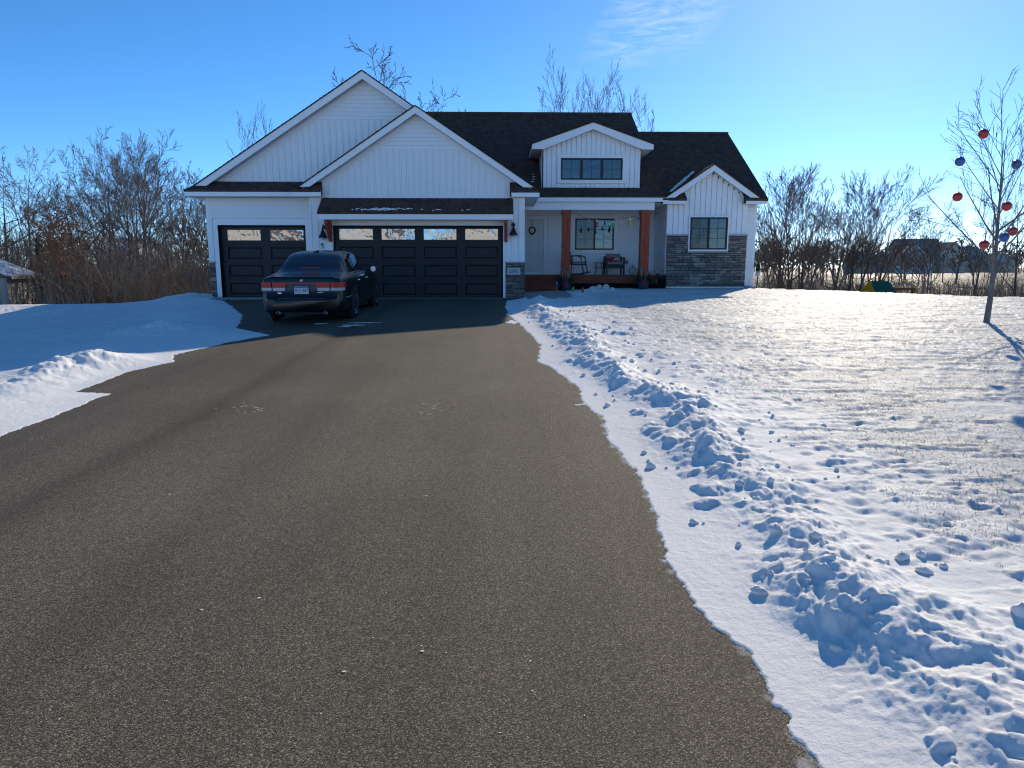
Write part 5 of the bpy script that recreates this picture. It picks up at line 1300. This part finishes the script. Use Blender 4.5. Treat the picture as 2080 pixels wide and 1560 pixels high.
MB().prism([(-.012, .70), (0, .686), (.012, .70), (0, .716)], .0557, .0575).build('plate_star', 'plate_ink', lp)
MB().box(-.17, .17, .064, .078, .622, .80).build('plate_recess', 'car_trim', car)
bp_ = [(-.93, .75), (-.90, .42), (-.86, .2), (-.80, .072), (-.74, .046), (-.5, .028), (0, .020), (.5, .028), (.74, .046), (.80, .072), (.86, .2), (.90, .42), (.93, .75)]
MB().tube([(x, y+.004, .540) for x, y in bp_], .008, 5).build('bumper_chrome', 'chrome', car)
MB().box(-.55, .55, .012, .06, .215, .29).build('bumper_valance', 'car_trim', car)
for s in (-1, 1):
    MB().lathe([(.040, -.02), (.042, .15)], (s*.50, 0, .235), 12, 'y').build('exhaust_pipe', 'chrome', car, True)
    MB().lathe([(.033, -.024), (.033, -.018)], (s*.50, 0, .235), 12, 'y').build('exhaust_bore', 'vent_dark', car)
    MB().tube([(s*.934, 1.45, .50), (s*.938, 2.3, .50), (s*.93, 3.45, .50)], .010, 5).build('side_moulding', 'chrome', car)
    MB().tube([(s*.79, 1.18, 1.005), (s*.775, 2.1, 1.012), (s*.775, 3.2, .995)], .008, 5).build('window_chrome', 'chrome', car)
    for yy in (1.50, 2.45): MB().tube([(s*.925, yy, .84), (s*.952, yy+.05, .845), (s*.952, yy+.17, .845), (s*.925, yy+.22, .84)], .012, 6).build('door_handle', 'chrome', car)
    MB().box(min(s*.9285, s*.9325), max(s*.9285, s*.9325), 2.035, 2.045, .30, .96).build('door_gap', 'vent_dark', car)
    mi = MB().ball((s*1.03, 3.02, 1.02), .085, 12, 8, (1.15, .75, .82)).build('wing_mirror', 'car_paint', car, True)
    MB().lathe([(.064, -.062), (.064, -.057)], (s*1.03, 3.02, 1.02), 14, 'y').build('mirror_glass', 'chrome', mi)
    MB().tube([(s*.86, 3.05, .98), (s*.97, 3.03, 1.0)], .025, 6).build('mirror_stalk', 'car_paint', mi)
    for yy in (1.10, 3.88):
        x0 = .905 if yy < 2 else .895
        MB().lathe([(.395, -.05), (.40, .02), (.375, .026), (.2, .026)], (s*x0, yy, .345), 26, 'x').build('wheel_arch', 'vent_dark', car) if s > 0 else MB().lathe([(.395, .05), (.40, -.02), (.375, -.026), (.2, -.026)], (s*x0, yy, .345), 26, 'x').build('wheel_arch', 'vent_dark', car)
        wh = bpy.data.objects.new('wheel', None); COL.objects.link(wh); wh.parent = car; wh.location = (s*(x0-.065), yy, .332); wh.empty_display_size = .1
        q = s
        MB().lathe([(.21, -.10*q), (.30, -.108*q), (.325, -.09*q), (.332, -.05*q), (.332, .05*q), (.325, .085*q), (.30, .104*q), (.225, .10*q)], k=28, axis='x').build('tyre', 'rubber', wh, True)
        rm = MB().lathe([(.225, .05*q), (.228, .102*q), (.205, .098*q), (.20, .05*q)], k=28, axis='x').lathe([(.001, .085*q), (.045, .085*q), (.05, .05*q), (.001, .05*q)], k=14, axis='x')
        for k in range(10):
            a = 2*math.pi*k/10; c_, s_ = math.cos(a), math.sin(a)
            rm.tube([(.078*q, .03*c_, .03*s_), (.088*q, .12*c_, .12*s_), (.092*q, .207*c_, .207*s_)], [.016, .012, .015], 5)
        rm.build('rim', 'alloy', wh)
        MB().lathe([(.20, .02*q), (.001, .02*q)], k=20, axis='x').build('brake_disc', 'car_trim', wh)
MB().box(-.06, .06, 1.46, 1.54, 1.455, 1.475).add(*(lambda t: (t.V, t.F))(MB().ball((0, 1.6, 1.475), .05, 8, 5, (.6, 1.6, .5)))).build('antenna', 'car_trim', car)
MB().box(-.20, .20, .88, .92, 1.12, 1.14).build('brake_light', 'lens_red', car)

# ------------------------------------------------------------------ things on and beside the house
def lantern(px, py, label):
    x, z = P(px, py, -.2); o = thing('wall_lantern', label, 'lamp', (x, -.02, z), 0, 'wall lanterns beside the double garage door')
    MB().lathe([(.001, 0), (.055, 0), (.055, -.02), (.001, -.02)], (0, 0, .30), 12, 'y').build('backplate', 'lamp_black', o)
    MB().tube([(0, -.01, .30), (0, -.06, .36), (0, -.12, .38), (0, -.175, .34), (0, -.18, .26)], .010, 6).build('arm', 'lamp_black', o, True)
    MB().lathe([(.025, .27), (.03, .20), (.055, .17), (.06, .12), (.115, .03), (.125, .0), (.118, .0), (.105, .03), (.05, .11), (.001, .12)], (0, -.18, .0), 18).build('shade', 'lamp_black', o, True)
    MB().lathe([(.02, .11), (.045, .05), (.05, 0), (.035, -.045), (.005, -.06)], (0, -.18, 0), 12).build('bulb', 'bulb_frost', o, True)
lantern(656, 483, 'black barn lantern on the wall between the two garage doors')
lantern(1043, 478, 'black barn lantern on the wall right of the double garage door')
xa, za = P(1030, 544, -.06); xb, zb2_ = P(1057, 558, -.06)
pl = thing('address_plaque', 'pale plaque with the house number 23951 on the stone pier', 'sign', ((xa+xb)/2, -.05, (za+zb2_)/2))
hw_, hh_ = (xb-xa)/2, (za-zb2_)/2
MB().box(-hw_, hw_, -.018, .02, -hh_, hh_).build('plate', 'plaque_white', pl)
text_mesh('23951', hh_*1.35, 'ink', 'number', pl, (0, -.020, -.003), ext=.002, sx=.86)
xl1, zl1 = P(655, 500, -.03)
lz = thing('wall_ornament', 'small dark curly ornament on the white wall above the car', 'ornament', (xl1, -.022, zl1))
MB().tube([(.03, -.012, .085), (-.02, -.016, .07), (-.03, -.014, .03), (.01, -.016, .01), (.02, -.014, -.03), (-.02, -.016, -.06), (-.03, -.012, -.09)], [.008, .014, .014, .013, .013, .010, .005], 6).tube([(-.03, -.014, .035), (.035, -.012, .05)], .006, 5).tube([(.02, -.014, -.03), (.05, -.012, -.02)], .006, 5).build('body', 'lamp_black', lz, True)

# wreath on the door
xw, zw = P(1081, 468, PB-.06); rw_ = P(1088, 468, PB-.06)[0]-xw
wr = thing('wreath', 'dark twig wreath hanging on the white front door', 'wreath', (xw, PB-.05, zw))
m = MB(); rg = random.Random(4)
for k in range(120):
    a = rg.uniform(0, 6.28); da = rg.uniform(.3, .8); r = rw_*rg.uniform(.72, 1.05)
    m.tube([(r*math.cos(a+da*t), rg.uniform(-.03, .01), r*math.sin(a+da*t)*1.05) for t in (0, .5, 1)], .006, 4)
m.build('ring', 'wreath_brown', wr)
MB().tube([(0, 0, rw_), (0, .01, rw_*2.0), (0, .02, rw_*3.3)], .010, 4).build('ribbon', 'ink', wr)
MB().prism([(-.03, -rw_*1.25), (.03, -rw_*1.25), (.05, -rw_*.95), (-.05, -rw_*.95)], -.03, -.01).build('bow', 'wreath_brown', wr)

# string of lights along the porch
sg = thing('string_lights', 'drooping string of large coloured bulbs along the porch opening', 'string lights', (P(1200, 440, 3.0)[0], 3.0, P(1200, 440, 3.0)[1]))
so = sg.location
def sl_(px, py, dy=0): x, z = P(px, py, 2.97+dy); return (x-so.x, dy-.03, z-so.z)
path = [(1163, 431), (1172, 435), (1180, 438), (1188, 441), (1196, 443), (1212, 446), (1229, 448), (1246, 447.5), (1263, 445), (1280, 442), (1297, 437.5), (1302, 436)]
MB().tube([sl_(*q) for q in path], .006, 4).build('wire', 'rubber', sg)
def bulb(px, py, r, col):
    b = Vector(sl_(px, py)); k = max(r/.035, .6)
    t = MB().lathe([(.004, 0), (.016*k, -.01), (.016*k, -.05*k)], b, 8).build('bulb_cap', 'glossy_clear', sg)
    MB().lathe([(.016*k, -.05*k), (.034*k, -.085*k), (.036*k, -.11*k), (.022*k, -.16*k), (.004, -.185*k)], b, 10).build('bulb_glass', 'glossy_'+col, t, True)
for a in ((1180, 438, .022, 'clear'), (1196, 443, .03, 'yellow'), (1212, 446, .05, 'red'), (1229, 448, .028, 'navy'), (1246, 447.5, .05, 'green'), (1263, 445, .028, 'clear'), (1280, 442, .058, 'yellow'), (1297, 437.5, .03, 'navy')): bulb(*a)

# rocking chair seen from its side, facing right
xr2, _ = P(1170, 540, 4.2)
rc = thing('rocking_chair', 'black rocking chair with grey cushions half hidden by the left porch post', 'chair', (xr2, 4.25, PF), .12)
for s in (-.29, .29):
    MB().tube([(-.48, s, .10), (-.25, s, .035), (0, s, .02), (.25, s, .035), (.46, s, .10)], .018, 6).build('rocker', 'wicker_black', rc)
    MB().tube([(.36, s, .06), (.27, s, .45), (.25, s, .60)], .018, 6).build('leg', 'wicker_black', rc)
    MB().tube([(-.25, s, .04), (-.20, s, .40), (-.42, s, .92)], .018, 6).build('back_post', 'wicker_black', rc)
    MB().tube([(-.28, s, .62), (-.05, s, .66), (.14, s, .65), (.28, s, .60)], .018, 6).build('armrest', 'wicker_black', rc)
MB().box(-.24, .30, -.28, .28, .33, .37).build('seat', 'wicker_black', rc)
MB().add(*(lambda t: (t.V, t.F))(MB().box(-.22, .30, -.26, .26, .375, .46))).build('seat_cushion', 'cushion_grey', rc)
V = [(-.22, -.26, .46), (-.22, .26, .46), (-.41, .26, .93), (-.41, -.26, .93), (-.13, -.26, .49), (-.13, .26, .49), (-.32, .26, .95), (-.32, -.26, .95)]
link('back_cushion', mesh('back_cushion', V, [(0, 1, 2, 3), (7, 6, 5, 4), (0, 4, 5, 1), (1, 5, 6, 2), (2, 6, 7, 3), (3, 7, 4, 0)], 'cushion_grey'), rc)

# armchair facing the viewer
xc2 = (P(1228, 540, 4.3)[0]+P(1266, 540, 4.3)[0])/2
ac = thing('porch_armchair', 'black porch armchair with grey cushions and a red patterned pillow', 'chair', (xc2, 4.3, PF), 0)
for sx in (-.30, .30):
    for sy in (-.28, .28): MB().box(sx-.028, sx+.028, sy-.028, sy+.028, 0, .58 if sy < 0 else .64).build('leg', 'wicker_black', ac)
    MB().box(sx-.035, sx+.035, -.31, .31, .56, .60).build('armrest', 'wicker_black', ac)
MB().box(-.272, .272, -.30, .30, .22, .36).build('seat', 'wicker_black', ac)
MB().box(-.26, .26, -.29, .24, .365, .45).build('seat_cushion', 'cushion_grey', ac)
MB().box(-.272, .272, .24, .30, .36, .66).build('backrest', 'wicker_black', ac)
V = [(-.25, .10, .44), (.25, .10, .44), (.25, .20, .73), (-.25, .20, .73), (-.25, .22, .44), (.25, .22, .44), (.25, .29, .73), (-.25, .29, .73)]
link('back_cushion', mesh('back_cushion', V, [(0, 1, 2, 3), (7, 6, 5, 4), (0, 4, 5, 1), (1, 5, 6, 2), (2, 6, 7, 3), (3, 7, 4, 0)], 'cushion_grey'), ac)
rp = thing('throw_pillow', 'red and white pillow lying in the porch armchair', 'pillow', (xc2-.0, 4.3+.03, PF+.52), .1)
MB().ball((0, 0, 0), .2, 16, 8, (1.05, .42, .48)).build('pillow_cover', 'pillow_red', rp, True)
# folding side table
xt = (P(1206, 540, 4.35)[0]+P(1229, 540, 4.35)[0])/2
tb = thing('side_table', 'small black folding side table between the two porch chairs', 'table', (xt, 4.35, PF), 0)
MB().box(-.21, .21, -.20, .20, .40, .425).build('tabletop', 'wicker_black', tb)
for sy in (-.15, .15):
    for s in (-1, 1): MB().tube([(s*.10, sy, .40), (s*.14, sy*1.1, 0)], .013, 5).build('leg', 'wicker_black', tb)
    MB().tube([(-.115, sy, .24), (.115, sy, .24)], .010, 5).build('stretcher', 'wicker_black', tb)
# wire globe lantern
xg, zg_ = P(1285, 547, 4.2); rgb = P(1293, 547, 4.2)[0]-xg
gl_ = thing('wire_globe', 'round wire globe lantern standing on the porch by the right post', 'lantern', (xg, 4.2, PF))
m = MB()
for k in range(7):
    a = math.pi*k/7; m.tube([(rgb*math.sin(t)*math.cos(a), rgb*math.sin(t)*math.sin(a), rgb+.01-rgb*math.cos(t)) for t in np.linspace(0, 2*math.pi, 25)], .005, 4, cap=False)
for zz in (-.5, 0, .5): m.tube([(rgb*math.sqrt(1-zz*zz)*math.cos(t), rgb*math.sqrt(1-zz*zz)*math.sin(t), rgb*(1+zz)+.01) for t in np.linspace(0, 2*math.pi, 25)], .005, 4, cap=False)
m.build('cage', 'wire_grey', gl_)
MB().lathe([(.03, 2*rgb), (.03, 2*rgb+.05), (.02, 2*rgb+.06)], k=10).build('neck', 'wire_grey', gl_)
MB().tube([(.035*math.cos(t), 0, 2*rgb+.09+.035*math.sin(t)) for t in np.linspace(0, 6.28, 12)], .004, 4).build('ring', 'wire_grey', gl_)
xo, zo = P(1271, 532, PB-.02)
ob = thing('outlet_box', 'small grey weatherproof outlet box on the porch wall right of the armchair', 'outlet', (xo, PB-.022, zo))
MB().box(-.075, .075, -.05, 0, -.07, .07).build('cover', 'grey_box', ob); MB().box(-.06, .06, -.056, -.05, -.055, .055).build('lid', 'grey_box', ob)

# planters
def planter(px, label, seed):
    x = P(px, 580, 2.45)[0]; z = float(G(x, 2.45))+.06; rg = random.Random(seed)
    o = thing('planter', label, 'planter', (x, 2.45, z), 0, 'winter planters in front of the porch posts')
    MB().lathe([(.13, 0), (.165, .16), (.18, .27), (.19, .28), (.17, .28), (.16, .26), (.001, .26)], k=18).build('pot', 'pot_blue', o, True)
    MB().prism([(-.05, .10), (.05, .10), (.06, .27), (-.06, .27)], -.195, -.175).build('ribbon', 'ribbon_red', o)
    V = []; F = []
    for k in range(90):                          # evergreen sprigs
        a = rg.uniform(0, 6.28); el = rg.uniform(-.15, 1.2); L = rg.uniform(.22, .48); d = Vector((math.cos(a)*math.cos(el), math.sin(a)*math.cos(el), math.sin(el)))
        p0 = Vector((math.cos(a)*.08, math.sin(a)*.08, .27)); side = d.orthogonal().normalized()
        for q in range(16):
            t = .25+.75*q/16; c = p0+d*L*t+Vector((0, 0, -.10*t*t)); sd = (side*math.cos(q*2.4)+d.cross(side)*math.sin(q*2.4)); i = len(V)
            V += [c-d*.006, c+d*.006, c+sd*.06*(1.1-t*.6)+d*.03]; F.append((i, i+1, i+2))
    link('sprigs', mesh('sprigs', V, F, 'needle_green'), o)
    for k in range(7):
        a = rg.uniform(0, 6.28); l = rg.uniform(0, .16); h = rg.uniform(.55, .85)
        MB().tube([(math.cos(a)*.05, math.sin(a)*.05, .25), (math.cos(a)*(.05+l*.5), math.sin(a)*(.05+l*.5), h*.6), (math.cos(a)*(.05+l), math.sin(a)*(.05+l), h)], [.013, .011, .008], 5).build('birch_stick', 'twig_birch', o)
    m = MB()
    for k in range(16):
        a = rg.uniform(0, 6.28); l = rg.uniform(.1, .5); h = rg.uniform(.4, 1.0)
        m.tube([(0, 0, .25), (math.cos(a)*l*.5, math.sin(a)*l*.5, h*.6), (math.cos(a)*l, math.sin(a)*l, h)], [.006, .005, .003], 4)
    m.build('dogwood_twigs', 'twig_red', o)
    if px > 1250:
        m = MB()
        for k in range(26):
            t = rg.random(); c = (.25+.45*t, rg.uniform(-.1, .05), .22+.28*t+rg.uniform(-.08, .12)); m.ball(c, rg.uniform(.018, .035), 6, 4, (1, .4, 1.5))
        m.tube([(0, 0, .25), (.35, 0, .36), (.70, 0, .55)], [.012, .008, .004], 5).build('leafy_spray', 'needle_green', o)
planter(1149, 'winter planter of evergreen and birch sticks at the left porch post', 3)
planter(1307, 'winter planter with a leafy spray at the right porch post', 9)

# bulbs on stakes in the snow by the walk
def stake(px, py, Y, col, label):
    x, z = P(px, py, Y); g = float(G(x, Y)); o = thing('bulb_stake', label, 'ornament', (x, Y, g), 0, 'big coloured bulbs on stakes beside the walk')
    h = max(z-g, .12)
    MB().tube([(0, 0, -.05), (0, 0, h-.05)], .008, 5).build('stake', 'plaque_white' if col == 'blue' else 'ink', o)
    MB().lathe([(.02, h-.06), (.022, h-.03), (.045, h), (.048, h+.03), (.028, h+.09), (.004, h+.12)], k=10).build('bulb', 'glossy_'+col, o, True)
stake(1131, 578, 1.9, 'blue', 'blue bulb on a stake beside the porch steps'); stake(1164, 590, 1.0, 'green', 'green bulb on a stake at the edge of the snow'); stake(1183.5, 598, .2, 'red', 'red bulb on a stake in the snow in front of the porch')
# concrete walk
wk = [gnd(1070, 590), gnd(1126, 590), gnd(1150, 599), gnd(1168, 609), gnd(1092, 611), gnd(1076, 604)]
wz = .105
m = MB(); n = 6; base = [(.84, 2.55), (2.0, 2.55), (2.15, 1.2), (2.05, -.9), (1.3, -1.9), (.86, -.9)]
V = [(x, y, float(G(x, y))+.088) for x, y in base]; m.add(V+[(x, y, z-.12) for x, y, z in V], [tuple(range(n))[::-1], tuple(range(n, 2*n))]+[(i, i+n, (i+1) % n+n, (i+1) % n)[::-1] for i in range(n)])
tag(m.build('walkway', 'concrete'), 'grey concrete walk from the driveway to the porch steps', 'walk', kind='structure')
# slim ornament standing at the right corner
xs_, _ = P(1539, 560, 3.3); gz_ = float(G(xs_, 3.3))+.04
yo = thing('yard_ornament', 'slim green and white ornament standing at the right corner of the house', 'ornament', (xs_, 3.3, gz_))
MB().lathe([(.05, 0), (.05, .05), (.025, .06), (.025, .42)], k=10).build('stand', 'pot_blue', yo)
MB().lathe([(.03, .42), (.075, .45), (.07, .56), (.04, .58)], k=10).build('collar', 'plaque_white', yo, True)
MB().lathe([(.07, .58), (.085, .66), (.06, .78), (.015, .88)], k=10).build('top', 'needle_green', yo, True)

# ------------------------------------------------------------------ loose snow, specks, chalk, stubble
rs = np.random.RandomState(21)
def clods(name, n, label):
    V = []; F = []; rg = random.Random(5)
    unit = MB().ball((0, 0, 0), 1, 9, 6)
    L = len(ER); seg = [(Vector(ER[i]), Vector(ER[i+1])) for i in range(3, L-4)]
    w8 = [(b-a).length for a, b in seg]
    for k in range(n):
        a, b = rg.choices(seg, w8)[0]; p = a.lerp(b, rg.random()); d = (b-a).normalized(); nn = Vector((-d.y, d.x)); nn = nn if nn.x > 0 else -nn
        s = abs(rg.gauss(.75, .42))+.12; q = p+nn*s; r = rg.choice((.008, .010, .012, .015, .018, .022, .028, .036))*rg.uniform(.7, 1.2)
        X = np.array([q.x]); Y = np.array([q.y]); z = float(G(X, Y)[0]+snow_height(X, Y)[0][0])
        i = len(V); sx, sy, sz = rg.uniform(.7, 1.4), rg.uniform(.7, 1.3), rg.uniform(.5, .9); an = rg.uniform(0, 3.14); c, ss = math.cos(an), math.sin(an)
        for x, y, zz in unit.V:
            j = 1+rg.uniform(-.22, .22); x, y, zz = x*sx*j, y*sy*j, zz*sz*j
            V.append((q.x+(x*c-y*ss)*r, q.y+(x*ss+y*c)*r, z+zz*r+r*.25))
        F += [tuple(t+i for t in f) for f in unit.F]
    tag(link(name, mesh(name, V, F, 'snow', True)), label, 'snow', kind='stuff')
clods('snow_clods', 300, 'loose lumps of snow scattered along the shovelled bank')
def flat_patches(name, items, m, label, lift=.004, cat='snow'):
    V = []; F = []; rg = random.Random(17)
    for x, y, rx, ry in items:
        n = 14; i = len(V); V.append((x, y, float(G(x, y))+lift+min(.006, .08*min(rx, ry))))
        for k in range(n):
            a = 2*math.pi*k/n; j = rg.uniform(.55, 1.25); X, Y = x+rx*j*math.cos(a), y+ry*j*math.sin(a); V.append((X, Y, float(G(X, Y))+lift))
        F += [(i, i+1+k, i+1+(k+1) % n) for k in range(n)]
    tag(link(name, mesh(name, V, F, m)), label, cat, kind='stuff')
it = []
for px, py, rx, ry in ((650, 658, .16, .10), (716, 661, .22, .09), (742, 656, .35, .07), (700, 664, .12, .06), (1040, 655, .12, .3), (1036, 640, .10, .25), (1180, 823, .07, .03)):
    q = gnd(px, py); it.append((q[0], q[1], rx, ry))
for k in range(26):
    x = -8.1+k*.075; it.append((x, -.20+rnd.uniform(-.04, .04), .09, .10+rnd.uniform(0, .05)))
flat_patches('snow_patches', it, 'snow', 'thin patches of snow left on the asphalt by the garage')
it = []
for px, py in ((345, 1005), (526, 1216), (866, 1008), (858, 1326), (410, 1240), (65, 892), (700, 1365), (1170, 770), (560, 735)):
    q = gnd(px, py); it.append((q[0], q[1], .009, .006))
for k in range(40):
    q = gnd(rnd.uniform(50, 1200), rnd.uniform(720, 1500)); it.append((q[0], q[1], rnd.uniform(.002, .005), rnd.uniform(.002, .005)))
flat_patches('snow_specks', it, 'snow', 'tiny specks of snow scattered on the asphalt', .003)
def chalk(px, py, n, m, label, seed):
    rg = random.Random(seed); c = gnd(px, py); it = []
    for k in range(n): it.append((c[0]+rg.gauss(0, .10), c[1]+rg.gauss(0, .14), rg.uniform(.008, .03), rg.uniform(.005, .012)))
    flat_patches('chalk_marks', it, m, label, .0035, 'chalk marks')
chalk(512, 828, 16, 'chalk', 'faded yellowish chalk marks on the left side of the driveway', 2)
chalk(885, 828, 10, 'chalk', 'faded pale chalk marks on the right side of the driveway', 3)
chalk(905, 828, 8, 'chalk_red', 'faded pinkish chalk marks on the right side of the driveway', 4)
# snow lying on roofs
def roof_patches(name, quads, label):
    V = []; F = []; rg = random.Random(3)
    for c, u_, w, n_, ru, rw2 in quads:
        c, u_, w, n_ = map(Vector, (c, u_, w, n_)); k = 10; i = len(V); V.append(c+n_*.035)
        for j in range(k):
            a = 2*math.pi*j/k; q = rg.uniform(.5, 1.25); V.append(c+u_*ru*q*math.cos(a)+w*rw2*q*math.sin(a)+n_*.014)
        F += [(i, i+1+j, i+1+(j+1) % k) for j in range(k)]
    tag(link(name, mesh(name, V, F, 'snow')), label, 'snow', kind='stuff')
au, aw_ = Vector((1, 0, 0)), Vector((0, .641, .463)).normalized(); an_ = au.cross(aw_)
qs = []; rg = random.Random(8)
for k in range(70):
    px = rg.choice((rg.gauss(770, 28), rg.gauss(770, 28), rg.uniform(690, 965))); f = rg.uniform(.13, .27) if px < 850 else rg.uniform(.10, .2)
    x = P(px, 428, -.5)[0]; qs.append(((x, -.645+.641*f, 2.352+.463*f+.012), au, aw_, an_, rg.uniform(.02, .085), rg.uniform(.008, .022)))
roof_patches('awning_snow', qs, 'broken line of snow left on the garage awning')
mw = Vector((0, 1, RS)).normalized(); mn = au.cross(mw); qs = []
def on_main(px, py, z0=EAVE_Z, s=RS):
    d = ray(px, py); t = (z0+s*(EYE[1]-EAVE_Y)-EYE[2])/(d[2]-s*d[1]); return EYE+d*t
for px, py in ((1083, 356), (1084, 361), (1083, 366), (1082, 371)):
    q = on_main(px, py); qs.append((Vector(q)+mn*.02, au, mw, mn, .05, .035))
for k in range(16):
    f = k/15; q = on_main(1364+f*43, 390-f*38, LOW_Z, LOW_S); qs.append((Vector(q)+mn*.03, (au+mw*.9).normalized(), (mw-au*.5).normalized(), mn, .13, .05+.03*math.sin(f*3)))
roof_patches('roof_snow', qs, 'small drifts of snow left in the roof valleys beside the dormer and wing')
# dead grass standing through the crust of the lawn
n = 60000
a = np.radians(rs.uniform(3, 40, n)); r = np.exp(rs.uniform(np.log(3.2), np.log(24), n)); X = r*np.sin(a); Y = EYE[1]+r*np.cos(a)
keep = (fbm(X*.9, Y*.9, 3) > -.12) & (dist_poly(X, Y, ER) > 1.5) & (Y < np.interp(X, [2, 6, 9, 12], [-1.5, 0, 2, -2])); X, Y = X[keep], Y[keep]; n = len(X)
Z = G(X, Y)+snow_height(X, Y)[0]; h = rs.uniform(.008, .022, n); az_ = rs.uniform(0, 6.28, n); wd = .0012+.00022*np.hypot(X, Y+20.2)
b = np.stack([X, Y, Z-.004], 1); ax_ = np.stack([np.cos(az_), np.sin(az_), np.zeros(n)], 1); tip = b+np.stack([rs.normal(0, .018, n), rs.normal(0, .018, n), h], 1)
V = np.stack([b-ax_*wd[:, None], b+ax_*wd[:, None], tip], 1).reshape(-1, 3)
tag(link('grass_stubble', np_mesh('grass_stubble', V, np.arange(3*n).reshape(n, 3), 'brush_brown', False)), 'short dead grass poking through the thin snow crust of the lawn', 'grass', kind='stuff')
